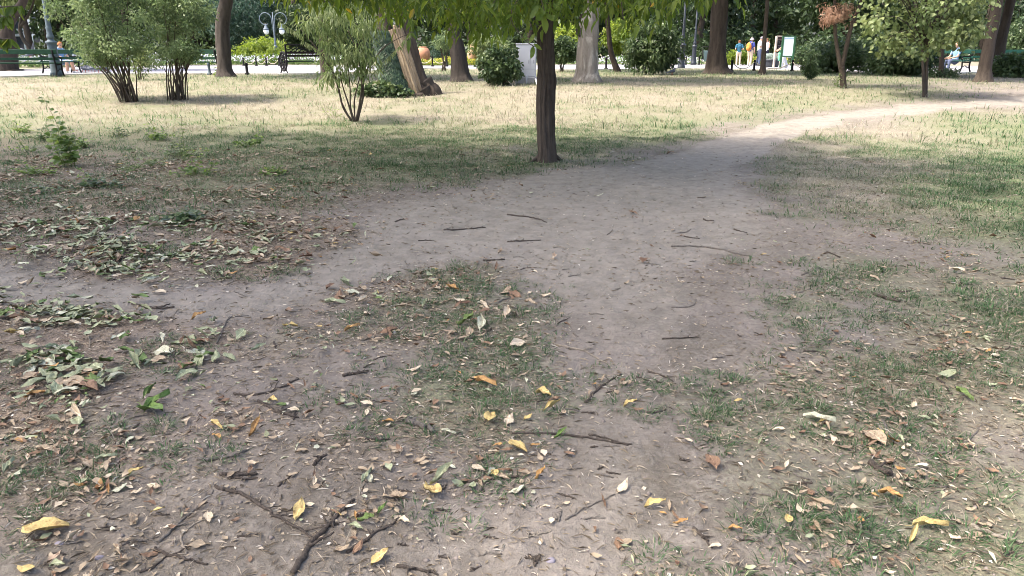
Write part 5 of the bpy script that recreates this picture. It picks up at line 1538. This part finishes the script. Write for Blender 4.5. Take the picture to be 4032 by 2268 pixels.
def pigeons():
    a = pigeon_mesh('pigeon'); b = pigeon_mesh('pigeon_w'); f = pigeon_mesh('pigeon', True)
    G = 'pigeons feeding on the promenade'
    b.location = gp(305, 285); b.rotation_euler = (0, 0, R(160)); tag(b, 'white pigeon feeding on the promenade under the left bench', 'pigeon', G); b.scale = (1.25,) * 3
    f.location = at(122, 232, p7.y - .6); f.rotation_euler = (R(-10), 0, R(70)); tag(f, 'grey pigeon flapping with raised wings above the left bench', 'pigeon', G); f.scale = (1.4,) * 3
    sp = [(325, 283, 20), (338, 286, 200), (352, 283, 120), (362, 285, 40), (374, 283, 250), (388, 286, 10), (402, 284, 180), (345, 280, 300), (415, 283, 75)]
    for i, (x, y, r) in enumerate(sp):
        o = a if i == 0 else a.copy()
        if i: COL.objects.link(o)
        o.location = gp(x, y); o.rotation_euler = (0, 0, R(r)); o.scale = (1.15,) * 3
        tag(o, ('grey pigeon %s in the flock beside the white one' % ('nearest the white one', 'second', 'third', 'fourth', 'fifth', 'sixth', 'seventh', 'behind the second', 'last')[i]) if i in (0, 7, 8) else 'grey pigeon, %s from the white one in the flock' % (None, 'second', 'third', 'fourth', 'fifth', 'sixth', 'seventh')[i], 'pigeon', G)
    o = a.copy(); COL.objects.link(o); o.location = P(2646, 296); o.rotation_euler = (0, 0, R(30)); tag(o, 'lone grey pigeon on the grass in front of the dark lamp post', 'pigeon', G); o.scale = (1.15,) * 3
pigeons()

# ------------------------------------------------------------------ fallen leaves
K = 1.5652
LV = []
for i in range(10):
    g_ = np.random.default_rng(100 + i)
    V, F = leaf_sheet(.5, g_.uniform(.3, .5), curl=g_.uniform(-.12, .25), fold=g_.uniform(-.05, .35), seed=i, nu=9, nv=5, wave=.11, skew=g_.normal() * .12, roll=(0, 0, .9, 1.5, 0, 2.1, 0, 1.0, 0, 1.7)[i])
    # stalk
    V[:, 0] -= .5
    V[:, 2] -= V[:, 2].min()
    LV.append((V, F))
LM = {}
def leaf_data(v, c):
    if (v, c) not in LM:
        V, F = LV[v]
        mb = MB().add(V, F)
        r = [V[2] + np.array(q) for q in ((0, 0, 0), (-.1, .02, .01), (-.2, .03, .005))]
        mb.add(*tube(np.array(r), .007, 4))
        LM[(v, c)] = mb.mesh('leaf_' + c, M['f_' + c])
    return LM[(v, c)]
def normal_at(x, y, e=.04):
    return Vector((float(ground_z(x - e, y) - ground_z(x + e, y)), float(ground_z(x, y - e) - ground_z(x, y + e)), 2 * e)).normalized()
def put_leaf(p, L, yaw, v, c, tilt=(0, 0), lift=.003):
    o = link('fallen_leaf', leaf_data(v, c), None, Vector((p[0], p[1], float(ground_z(p[0], p[1])) + lift)))
    q = normal_at(p[0], p[1]).to_track_quat('Z', 'Y')
    nz = Vector((0, 0, 1)).rotation_difference(normal_at(p[0], p[1]))
    o.rotation_mode = 'QUATERNION'
    from mathutils import Euler
    o.rotation_quaternion = nz @ Euler((tilt[0], tilt[1], yaw)).to_quaternion()
    o.scale = (L, L, L)
    return o
HAND = [(755, 1290, 58, 62, 'yellow', 0, 'yellow leaf lying by the fork of the long dark branch'), (958, 1410, 66, 30, 'yellow', 1, 'yellow toothed leaf lying at the bottom edge left of centre'),
        (1088, 1243, 66, -48, 'yellow', 0, 'long yellow leaf under a curled green one near the bottom centre'), (110, 1352, 110, -4, 'yellow', 6, 'large yellow-brown leaf near the lower left corner'),
        (70, 1438, 62, -20, 'yellow', 4, 'yellow leaf cut by the bottom left corner'), (1645, 1275, 62, 10, 'yellow', 2, 'narrow yellow leaf right of the pale tan leaf near the bottom'),
        (1567, 1232, 42, 40, 'cream', 4, 'pale tan leaf touching the end of a thin twig near the bottom'), (1327, 1055, 26, 30, 'yellow', 8, 'small round yellow leaf on the clump below centre'),
        (1240, 1060, 40, 50, 'yellow', 6, 'pale yellow leaf upright in the clump below centre'), (1278, 1065, 26, 70, 'cream', 8, 'small cream leaf between two yellow ones in the clump'),
        (1297, 1135, 46, -50, 'yellow', 6, 'amber leaf below the green clump, pointing down right'), (1043, 935, 44, 0, 'cream', 4, 'cream leaf on bare earth left of the orange leaf'),
        (1225, 968, 75, -14, 'orange', 3, 'large rust-orange curled leaf in the weeds at centre'), (1585, 1021, 42, 15, 'yellow', 2, 'yellow leaf on bare earth right of centre'),
        (1412, 1100, 46, 15, 'fresh', 5, 'bright green leaf resting on the thin dark branch'), (1130, 1092, 46, -10, 'mint', 3, 'pale mint leaf beside the thick brown root piece'),
        (1115, 1208, 85, 22, 'palegreen', 5, 'long rolled green leaf above the yellow one near the bottom'), (920, 1205, 46, 62, 'palegreen', 3, 'green leaf hanging off the dark clump left of centre bottom'),
        (392, 1018, 95, 35, 'fresh', 3, 'large fresh green leaf at the left standing up from the litter'), (380, 1042, 100, -25, 'fresh', 1, 'large fresh green leaf at the left lying below the raised one'),
        (645, 1085, 58, 40, 'orange', 5, 'rolled orange leaf leaning on a twig left of centre'), (550, 1075, 44, -20, 'yellow', 3, 'bright yellow curled leaf left of the rolled orange one'),
        (690, 1015, 40, -25, 'yellow', 2, 'yellow leaf near the end of a dark twig left of centre'), (2335, 1325, 100, 6, 'yellow', 3, 'large folded yellow and brown leaf near the lower right corner'),
        (2297, 1356, 48, 60, 'yellow', 5, 'small folded yellow leaf below the large one at lower right'), (2402, 1360, 48, -38, 'cream', 4, 'cream leaf right of the folded yellow leaves'),
        (2440, 1287, 32, 0, 'tan', 8, 'pinkish round leaf near the right edge'), (2240, 1255, 85, -25, 'orange', 2, 'orange-brown leaf in grass at lower right'),
        (1985, 1315, 38, -62, 'yellow', 8, 'yellow upright leaf beside a grass tuft at lower right'), (1850, 1337, 46, -12, 'orange', 2, 'thin orange leaf below the centre right weeds'),
        (1715, 1325, 52, -10, 'orange', 5, 'orange leaf by the dark bent twig near the bottom'), (2430, 1000, 70, -28, 'green', 3, 'dark green leaf in the grass near the right edge'),
        (2265, 1185, 36, -30, 'orange', 4, 'orange leaf leaning on the mossy lump at right'), (1860, 1015, 30, 0, 'yellow', 6, 'small yellow leaf in the right-hand weeds'),
        (2060, 1060, 95, -5, 'mint', 3, 'long pale mint leaf lying in the right-hand weeds'), (50, 780, 24, 0, 'yellow', 8, 'round pale yellow leaf on bare earth at the left edge'),
        (60, 715, 34, 0, 'cream', 4, 'white leaf on bare earth at the far left'), (500, 800, 44, 15, 'orange', 2, 'orange leaf on bare earth between the left drifts'),
        (885, 830, 44, 20, 'orange', 3, 'orange curled leaf in the weeds left of centre'), (1175, 822, 78, -14, 'green', 5, 'glossy dark green curled leaf at centre'), (1216, 824, 34, 55, 'mint', 7, 'pale upturned leaf joined to the dark green curled leaf'),
        (845, 765, 64, 0, 'palegreen', 3, 'pale green curled leaf above the orange one left of centre'), (1375, 748, 34, -10, 'cream', 4, 'cream leaf with long stalk alone on the path'),
        (1922, 643, 18, 0, 'yellow', 8, 'bright yellow round leaf at the path edge right of centre'), (1300, 1240, 52, 10, 'mint', 4, 'crumpled pale lichen-coloured leaf near bottom centre'),
        (90, 1000, 66, 8, 'orange', 2, 'orange-brown leaf in the left litter'), (20, 1180, 46, 60, 'palegreen', 3, 'yellow-green leaf cut by the left edge'), (270, 1155, 66, 15, 'palegreen', 3, 'pale green leaf beside a brown pebble at left'),
        (340, 1195, 56, 14, 'yellow', 2, 'olive yellow leaf below the pale green one at left'), (300, 1237, 60, 12, 'mint', 4, 'pale mint ragged leaf at lower left'), (300, 1390, 40, -40, 'tan', 3, 'tan leaf under the large yellow-brown one'),
        (960, 1285, 44, 60, 'fresh', 3, 'twisted bright green leaf right of the long branch'), (925, 1322, 70, -20, 'green', 5, 'dark green leaf under a straight twig near the bottom'), (1020, 1320, 48, -25, 'cream', 2, 'cream leaf beside the straight dark twig'),
        (1280, 795, 26, 40, 'cream', 7, 'cream leaf at centre below the long straw'), (1310, 822, 26, 0, 'cream', 4, 'second cream leaf right of the first at centre'), (942, 712, 22, 20, 'cream', 7, 'cream rolled leaf at the weed patch edge left of centre'),
        (1370, 1000, 60, -25, 'yellow', 2, 'long yellow rolled leaf in the clump right of centre'), (1387, 1030, 48, 15, 'yellow', 9, 'yellow leaf above the small rust-coloured patch'), (2075, 1065, 38, 0, 'yellow', 2, 'yellow leaf below the long mint leaf at right'),
        (345, 1262 - 20, 40, 10, 'cream', 4, 'broken cream leaf at lower left'), (350, 556, 26, 20, 'orange', 6, 'orange leaf in the far left litter'), (150, 525, 60, -10, 'mint', 3, 'large pale upturned leaf in the far left litter'),
        (150, 1470 - 40, 60, -5, 'palegreen', 2, 'pale green leaf at the bottom left edge')]
taken = []
for x, y, l, a, c, v, lab in HAND:
    p = P(x * K, y * K); s = mpp(x * K, y * K, p.y)
    yaw = R(a)
    fs = math.hypot(math.cos(yaw), math.sin(yaw))
    # a leaf seen foreshortened: recover its ground length
    e = P((x + math.cos(yaw) * l / 2) * K, (y - math.sin(yaw) * l / 2) * K); e2 = P((x - math.cos(yaw) * l / 2) * K, (y + math.sin(yaw) * l / 2) * K)
    d = e - e2
    L = max(min(math.hypot(d.x, d.y), .17), l * K * s * .85) * .84
    yw = math.atan2(d.y, d.x)
    o = put_leaf(p, L, yw, v, c, (0, -.1), .006)
    tag(o, lab, 'leaf', 'fallen leaves')
    taken.append((p.x, p.y))

LAND = [(110, 1352, 'the large yellow-brown leaf'), (755, 1290, 'the yellow leaf by the fork'), (958, 1410, 'the toothed yellow leaf'), (1088, 1243, 'the long yellow leaf'), (1645, 1275, 'the narrow yellow leaf'), (1567, 1232, 'the pale leaf on a twig'), (1327, 1055, 'the green clump'),
        (1043, 935, 'the lone cream leaf'), (1225, 968, 'the rust-orange curled leaf'), (1585, 1021, 'the yellow leaf on bare earth'), (1500, 1108, 'the long thin branch'), (392, 1030, 'the fresh green leaves'), (645, 1085, 'the rolled orange leaf'), (2335, 1325, 'the large folded yellow leaf'), (2240, 1255, 'the orange-brown leaf'),
        (2340, 1120, 'the bow-shaped twig'), (2060, 1060, 'the long mint leaf'), (50, 780, 'the round yellow leaf'), (60, 715, 'the white leaf'), (500, 800, 'the orange leaf on earth'), (885, 830, 'the orange curled leaf'), (1175, 822, 'the glossy green leaf'), (1375, 748, 'the cream leaf on the path'), (1922, 643, 'the bright round leaf'),
        (270, 1155, 'the pale green leaf'), (830, 1320, 'the thick dark branch'), (470, 1300, 'the straight grey twig'), (640, 990, 'the dark twig in litter'), (140, 970, 'the twig near the left edge'), (560, 1156, 'the curved dark stick'), (600, 1195, 'the level dark stick'), (385, 772, 'the broken twig between drifts'),
        (1710, 852, 'the straight twig on the path'), (1790, 630, 'the curved twig across the path'), (2225, 752, 'the mossy stick'), (350, 556, 'the far orange leaf'), (150, 525, 'the large upturned leaf'), (2430, 1000, 'the dark green leaf'), (1850, 1337, 'the thin orange leaf'), (2480, 1340, 'the pale bark strip'),
        (1518, 965, 'the slanting dark stick'), (1170, 577, 'the twig on the smooth path'), (172, 418, 'the tall weed'), (470, 420, 'the spindly weed'), (300, 1237, 'the ragged mint leaf'), (90, 1000, 'the orange-brown litter leaf'), (20, 1180, 'the leaf cut by the left edge'), (500, 1410, 'the knobbly bottom twig'), (1215, 1180, 'the upright grey twig'),
        (180, 860, 'the biggest left drift'), (480, 690, 'the middle left drift'), (700, 615, 'the upper left drift'), (1150, 700, 'the central weed patch'), (2000, 900, 'the right weed patch'), (1860, 1015, 'the small yellow weed leaf')]
def area_label(px, py):
    x, y = px / 1.5652, py / 1.5652
    d = [((x - a) ** 2 + ((y - b) * 1.6) ** 2, a, b, n) for a, b, n in LAND]
    _, a, b, n = min(d)
    dx, dy = x - a, (y - b) * 1.6
    rel = ('right of' if dx > 0 else 'left of') if abs(dx) > abs(dy) else ('in front of' if dy > 0 else 'behind')
    return rel + ' ' + n
CN = dict(palegreen='pale green', green='dark green', fresh='fresh green', yellow='yellow', orange='rust-orange', tan='dry tan', cream='dry cream-coloured', mint='pale mint', brown='dry brown')
def scatter_leaves():
    g = np.random.default_rng(55)
    n = 52000
    x, y = sample_sector(n, 1.45, 11.5, R(38), .72)
    lt_ = litter(x, y)
    keep = g.random(n) < (lt_ ** 1.3) * (.55 + 1.9 * np.clip(lt_ - .5, 0, 1)) * np.clip((fbm(x / .3, y / .3, 88, 3) - .33) * 5, .12, 1.6)
    x, y, lt_ = x[keep], y[keep], lt_[keep]
    px, py, _ = proj(np.stack([x, y, ground_z(x, y)], -1))
    pg = np.clip(1.15 - np.abs(px / K - 250) / 650, 0, 1) * ss(520, 600, py / K) * (1 - ss(930, 1100, py / K))   # drifts of still-green leaves at the left
    n = len(x)
    near = ss(1000, 1500, py) * (1 - .75 * pg)
    L = np.where(g.random(n) < .10 + .55 * pg, g.uniform(.055, .11, n), g.uniform(.018, .05, n))
    L = np.where((near > .5) & (L > .05) & (g.random(n) < .85), L * .5, L)
    r = np.hypot(x, y); size = L / r
    order = np.argsort(-size)
    ind = set(order[:300 - len(HAND)])
    mb = {}
    for i in range(n):
        u = g.random()
        if u < pg[i] * .85: c = g.choice(['palegreen', 'palegreen', 'palegreen', 'palegreen', 'green', 'mint'])
        else: c = g.choice(['tan', 'tan', 'tan', 'cream', 'cream', 'brown', 'brown', 'orange', 'palegreen', 'mint', 'yellow'], p=[.18, .18, .12, .08, .06, .13, .1, .025, .07, .04, .015])
        v = int(g.integers(10)); yw = g.random() * 6.283
        if i in ind:
            o = put_leaf((x[i], y[i]), L[i], yw, v, c, (g.normal() * .18, g.normal() * .18), .004 + .02 * g.random() * pg[i])
            tag(o, '%s %s leaf %s%s' % (('flat', 'bent', 'cupped', 'rolled', 'broad', 'tightly rolled', 'narrow', 'curling', 'small-ended', 'folded')[v], CN[c], 'lying ', area_label(px[i], py[i])), 'leaf', 'fallen leaves')
        else:
            V, F = LV[v]
            V = V.reshape(9, 5, 3)[::2, ::2].reshape(-1, 3) * L[i]
            ca, sa = math.cos(yw), math.sin(yw); tx, ty = g.normal() * .2, g.normal() * .2
            W_ = np.stack([V[:, 0] * ca - V[:, 1] * sa + x[i], V[:, 0] * sa + V[:, 1] * ca + y[i], V[:, 2] + np.abs(V[:, 0] * tx + V[:, 1] * ty) * .6], -1)
            W_[:, 2] += ground_z(x[i], y[i]) + .004 + .03 * pg[i] * g.random() + (.03 * g.random() if y[i] > 6.5 else 0)
            f = np.array([(a * 3 + b, a * 3 + b + 1, a * 3 + b + 4, a * 3 + b + 3) for a in range(4) for b in range(2)])
            mb.setdefault(c, MB()).add(W_, f)
    t = thing('leaf_litter', 'carpet of countless smaller fallen leaves on the ground', 'leaf litter'); t['kind'] = 'stuff'
    for c, b in mb.items():
        o = b.build('leaves', M['f_' + c], t); o['kind'] = 'stuff'
    print('leaves', n)
scatter_leaves()

def crumbs():
    """dry fragments, straw and clods"""
    g = np.random.default_rng(66)
    n = 210000
    x, y = sample_sector(n, 1.35, 11, R(39), .55)
    d = np.clip(litter(x, y) * 1.0 + cover(x, y) * .35 + .05, 0, 1)
    k = g.random(n) < d * .75
    x, y = x[k], y[k]; n = len(x)
    pos = np.stack([x, y, ground_z(x, y) + .004], -1)
    a = g.random(n) * 6.283
    dr = np.stack([np.cos(a), np.sin(a), g.normal(0, .22, n)], -1)
    L = g.uniform(.005, .026, n) * (.8 + .03 * np.hypot(x, y))
    straw = g.random(n) < .6
    L = np.where(straw, L * 2.4, L); W = np.where(straw, .0022 + .0002 * np.hypot(x, y), L * g.uniform(.35, .8, n))
    V, F = place(L4, pos - dr * (L * .5)[:, None], dr, np.array([0, 0, 1.]) + rdir(n, g) * .45, L, W)
    V[:, 2] = np.maximum(V[:, 2], np.repeat(pos[:, 2] - .002, 4))
    tag(MB().add(V, F, 0, np.repeat(np.clip(g.normal(.43, .26, n), 0, 1), 4)).build('dry_debris', M['litter'], smooth=False), 'dry leaf fragments and straw strewn over the earth', 'debris', None, 'stuff')
    n = 6500
    x, y = sample_sector(n, 1.35, 7, R(39), .5)
    s = .002 + .009 * g.random(n) ** 6
    O = np.array([(1, 0, 0), (-1, 0, 0), (0, 1, 0), (0, -1, 0), (0, 0, 1), (0, 0, -.6)], float)
    Fo = np.array([(0, 2, 4), (2, 1, 4), (1, 3, 4), (3, 0, 4), (2, 0, 5), (1, 2, 5), (3, 1, 5), (0, 3, 5)])
    V = O[None] * s[:, None, None] * g.uniform(.6, 1.3, (n, 6, 1)) * np.array([1, 1, .75]); V = V + np.stack([x, y, ground_z(x, y)], -1)[:, None]
    F = (Fo[None] + (np.arange(n) * 6)[:, None, None]).reshape(-1, 3)
    tag(MB().add(V.reshape(-1, 3), F).build('soil_crumbs', M['clod'], smooth=True), 'small clods and grit on the bare earth', 'soil', None, 'stuff')
crumbs()

# ------------------------------------------------------------------ twigs
def put_twig(pts, w, m, label, group='fallen twigs', fork=None, name='fallen_twig', lift=.6, seed=0):
    g = np.random.default_rng(seed)
    W3 = [P(x * K, y * K) for x, y in pts]
    s = mpp(pts[0][0] * K, pts[0][1] * K, W3[0].y)
    r = max(.003, w * K * s / 2 * 1.0)
    o = W3[0]
    q = spline([np.array(p - o) for p in W3], max(9, 5 * len(pts)))
    q[:, :2] += g.normal(0, r * .45, (len(q), 2))
    q[:, 2] = ground_z(o.x + q[:, 0], o.y + q[:, 1]) - o.z
    q[:, 2] = np.maximum(q[:, 2], np.convolve(np.pad(q[:, 2], 3, 'edge'), np.ones(7) / 7, 'valid')) + r * lift
    rr = np.linspace(r * 1.1, r * .6, len(q)) * (1 + g.normal(0, .09, len(q)))
    mb = MB().add(*tube(q, rr, 8))
    for k in range(2 + len(pts)):
        i = int(g.integers(2, len(q) - 2)); d = np.array([g.normal(), g.normal(), .5]) * r * 2.2
        mb.add(*tube([q[i], q[i] + d], [rr[i] * .6, rr[i] * .35], 5))
    if g.random() < .55 or w > 6:
        for k in range(1 + int(g.random() < .4)):
            i = int(g.integers(len(q) // 4, len(q) - 2)); t_ = q[i] - q[i - 1]; a = g.choice([-1, 1]) * g.uniform(.5, 1.0)
            d = np.array([t_[0] * math.cos(a) - t_[1] * math.sin(a), t_[0] * math.sin(a) + t_[1] * math.cos(a), 0]); d = d / (np.linalg.norm(d) + 1e-9)
            L_ = np.linalg.norm(q[-1] - q[0]) * g.uniform(.12, .32)
            f = np.array([q[i] + d * L_ * u + np.array([g.normal() * r * .5, g.normal() * r * .5, r * (.3 + 1.5 * u)]) for u in np.linspace(0, 1, 5)])
            mb.add(*tube(f, np.linspace(rr[i] * .7, rr[i] * .35, 5), 6))
    ob = mb.build(name, M[m], loc=o)
    tag(ob, label, 'twig', group)
    return ob
TW = [([(735, 1445), (790, 1365), (840, 1310), (888, 1262)], 15, 'twig_bark', 'thick dark lichened branch slanting up from the bottom edge'), ([(540, 1225), (620, 1250), (700, 1300), (795, 1358)], 9, 'twig_bark', 'long dark twig meeting the thick branch at lower left'),
      ([(400, 1365), (470, 1300), (540, 1232)], 7, 'twig_grey', 'straight grey twig slanting up at lower left'), ([(305, 1371), (355, 1362), (400, 1350)], 6, 'twig_grey', 'short grey twig at the foot of the straight grey one'), ([(318, 1325), (360, 1345), (397, 1368)], 6, 'twig_grey', 'knotty grey twig crossing at lower left'),
      ([(470, 1392), (456, 1352), (490, 1320), (548, 1297)], 6, 'twig_pale', 'bent pale twig curving right of the straight grey one'), ([(388, 1381), (430, 1400), (475, 1408), (522, 1421)], 8, 'twig_bark', 'dark knobbly twig near the bottom left'), ([(350, 1440), (385, 1430), (418, 1402)], 6, 'twig_bark', 'dark bent twig at the bottom edge, left'),
      ([(878, 1390), (940, 1345), (1000, 1312)], 9, 'twig_bark', 'straight dark stick right of the thick branch'), ([(495, 1157), (550, 1156), (585, 1148), (622, 1134)], 8, 'twig_grey', 'curved dark stick on bare earth at left'), ([(513, 1152), (518, 1138), (526, 1120)], 5, 'twig_grey', 'short upright stub joined to the curved stick'),
      ([(1208, 1240), (1214, 1180), (1207, 1126)], 7, 'twig_grey', 'straight grey twig pointing up the picture at bottom centre'), ([(1160, 1214), (1210, 1210), (1250, 1204), (1305, 1199)], 7, 'twig_bark', 'dark twig crossing the straight grey one'), ([(1285, 1090), (1400, 1095), (1500, 1108), (1592, 1119)], 6, 'twig_bark', 'long thin dark branch below the green clump'),
      ([(1480, 1093), (1530, 1105), (1580, 1121)], 5, 'twig_bark', 'short twig beside the end of the long thin branch'), ([(1475, 1012), (1510, 978), (1563, 941)], 7, 'twig_bark', 'dark stick slanting up on the earth right of centre'), ([(1395, 868), (1440, 878), (1480, 890), (1528, 917)], 5, 'twig_pale', 'pale bent twig on the path at centre'),
      ([(1420, 1309), (1480, 1276), (1548, 1243)], 5, 'twig_grey', 'thin grey twig ending at the pale tan leaf'), ([(1404, 1312), (1408, 1298), (1413, 1284)], 6, 'twig_grey', 'stubby twig left of the thin grey one'), ([(1310, 1356), (1350, 1346), (1390, 1335)], 6, 'twig_pale', 'splintered pale twig near the bottom'),
      ([(2220, 1060), (2245, 1108), (2300, 1138), (2380, 1140), (2430, 1115), (2462, 1078)], 6, 'twig_grey', 'long bow-shaped grey twig in the grass at right'), ([(1688, 622), (1760, 622), (1830, 632), (1890, 646)], 5, 'twig_grey', 'long curved twig across the worn path'), ([(1118, 579), (1170, 577), (1222, 573)], 4, 'twig_bark', 'thin twig on the smooth path below the middle tree'),
      ([(1275, 609), (1320, 607), (1360, 606)], 4, 'twig_bark', 'straight thin twig on the smooth path'), ([(1275, 541), (1330, 547), (1376, 561)], 4, 'twig_bark', 'thin twig nearest the middle tree'), ([(1155, 858), (1200, 848), (1238, 831)], 6, 'twig_bark', 'dark twig under the glossy green leaf'),
      ([(1158, 862), (1172, 880), (1178, 908)], 5, 'twig_grey', 'grey twig hanging from the dark one at centre'), ([(860, 946), (895, 940), (930, 934)], 8, 'twig_bark', 'short dark stick left of the cream leaf'), ([(590, 992), (640, 994), (700, 978), (752, 954)], 7, 'twig_bark', 'long dark twig in the litter left of centre'),
      ([(650, 1010), (700, 1038), (746, 1052)], 7, 'twig_bark', 'dark bent twig beside a yellow leaf left of centre'), ([(330, 766), (385, 776), (440, 773)], 6, 'twig_bark', 'dark broken twig between the left leaf drifts'), ([(545, 865), (562, 825), (580, 800), (625, 795)], 5, 'twig_grey', 'forked grey twig leaning above the weeds at left'),
      ([(1665, 854), (1710, 852), (1755, 849)], 4, 'twig_bark', 'straight dark twig on the path right of centre'), ([(1215, 656), (1270, 654)], 5, 'twig_bark', 'small dark twig above the central weeds'), ([(50, 966), (120, 968), (180, 978), (232, 1002)], 8, 'twig_bark', 'dark twig across the litter near the left edge'),
      ([(1000, 1427), (1040, 1432), (1078, 1438), (1100, 1449)], 9, 'twig_bark', 'lichened forked twig at the bottom edge'), ([(1065, 1330), (1082, 1350), (1102, 1370)], 7, 'twig_grey', 'short grey stick near the bottom centre'), ([(920, 1107), (945, 1108), (982, 1106)], 7, 'twig_bark', 'short dark stick left of the green clump'),
      ([(788, 1172), (805, 1155), (822, 1145)], 9, 'twig_bark', 'stubby curved dark twig left of centre bottom'), ([(555, 1194), (600, 1196), (650, 1193)], 9, 'twig_bark', 'thick dark stick lying level at lower left'), ([(575, 1202), (610, 1205), (648, 1203)], 7, 'twig_bark', 'dark stick just below the level one'),
      ([(1345, 1131), (1370, 1138), (1396, 1148)], 7, 'twig_grey', 'short grey stick below the long thin branch'), ([(1330, 1397), (1342, 1408), (1345, 1428)], 7, 'twig_bark', 'Y-shaped stub near the bottom right of centre'), ([(1357, 1398), (1352, 1412), (1345, 1422)], 7, 'twig_bark', 'second arm of the Y-shaped stub'),
      ([(2195, 742), (2225, 752), (2262, 760)], 8, 'twig_bark', 'mossy dark stick in the right-hand grass'), ([(1630, 936), (1665, 946), (1700, 966)], 5, 'twig_bark', 'dark curved twig right of the slanting stick'), ([(1690, 775), (1740, 770), (1750, 755)], 4, 'twig_grey', 'branched thin twig at the weed edge right of centre'),
      ([(1030, 1058), (1060, 1076), (1098, 1092)], 15, 'twig_grey', 'thick brown root piece left of the green clump'), ([(2190, 1168), (2212, 1186), (2245, 1196)], 16, 'twig_bark', 'mossy dark lump of bark at right'), ([(2440, 1322), (2490, 1345), (2576, 1372)], 11, 'twig_pale', 'pale shredded bark strip at the lower right edge'),
      ([(970, 1225), (990, 1238), (1000, 1260)], 5, 'twig_pale', 'pale forked twig above the twisted green leaf'), ([(700, 1225), (720, 1208), (742, 1190)], 5, 'twig_bark', 'thin dark twig above the long branch'), ([(1745, 1330), (1765, 1350), (1790, 1380)], 8, 'twig_bark', 'dark bent twig in weeds near the bottom right'),
      ([(1880, 1272), (1888, 1255), (1896, 1240)], 6, 'twig_grey', 'short grey twig standing out at lower right'), ([(1200, 1322), (1225, 1326), (1250, 1330)], 6, 'twig_pale', 'short pale stick near bottom centre'), ([(2355, 952), (2380, 975), (2395, 995)], 5, 'twig_bark', 'dark twig ending at the dark green leaf near the right edge')]
for i, (pts, w, m, lab) in enumerate(TW):
    put_twig(pts, w, m, lab, seed=i)

def small_twigs():
    g = np.random.default_rng(77); k = 0
    while k < 205:
        px = g.uniform(20, 2556); py = 470 + 970 * g.random() ** .8
        a = g.normal(0, .45); l = g.uniform(14, 55) * (.45 + py / 1900)
        if px < 900 and py < 560: continue
        b = a + g.normal() * .3
        x1, y1 = px + math.cos(a) * l * .5, py + math.sin(a) * l * .3
        x2, y2 = x1 + math.cos(b) * l * .5, y1 + math.sin(b) * l * .3
        if y2 > 1448 or y1 < 450: continue
        m = g.choice(['twig_bark', 'twig_grey', 'twig_pale'], p=[.5, .33, .17])
        put_twig([(px, py), (x1, y1), (x2, y2)], g.uniform(2.2, 4.6) * (.5 + py / 1700), m, '%s %s twig %s' % (('short', 'thin', 'bent')[k % 3], {'twig_bark': 'dark', 'twig_grey': 'grey', 'twig_pale': 'pale'}[m], area_label(px * K, py * K)), seed=500 + k)
        k += 1
small_twigs()

# a few pebbles that can be told apart
for i, (x, y, w, lab) in enumerate(((378, 1172, 36, 'smooth brown pebble beside the pale green leaf at left'), (250, 1403, 40, 'dark grey stone near the bottom left corner'), (185, 1337 + 15, 34, 'flat grey stone right of the large yellow-brown leaf'), (1385, 1410, 44, 'flat purple-grey stone at the bottom right of centre'), (1255, 1214, 40, 'pale stone half sunk in the earth at bottom centre'), (150, 1368, 40, 'dark pebble by the lower left corner'), (1185, 1345, 24, 'small grey stone below the stubby twig'))):
    p = P(x * K, y * K); s = mpp(x * K, y * K, p.y); r = w * s * K / 2 * .6
    V, F = ellipsoid((0, 0, 0), (r, r * .75, r * .45), 14, 9, .35, i)
    tag(MB().add(V, F).build('stone', M['grey' if i % 2 else 'clod'], loc=p), lab, 'stone')
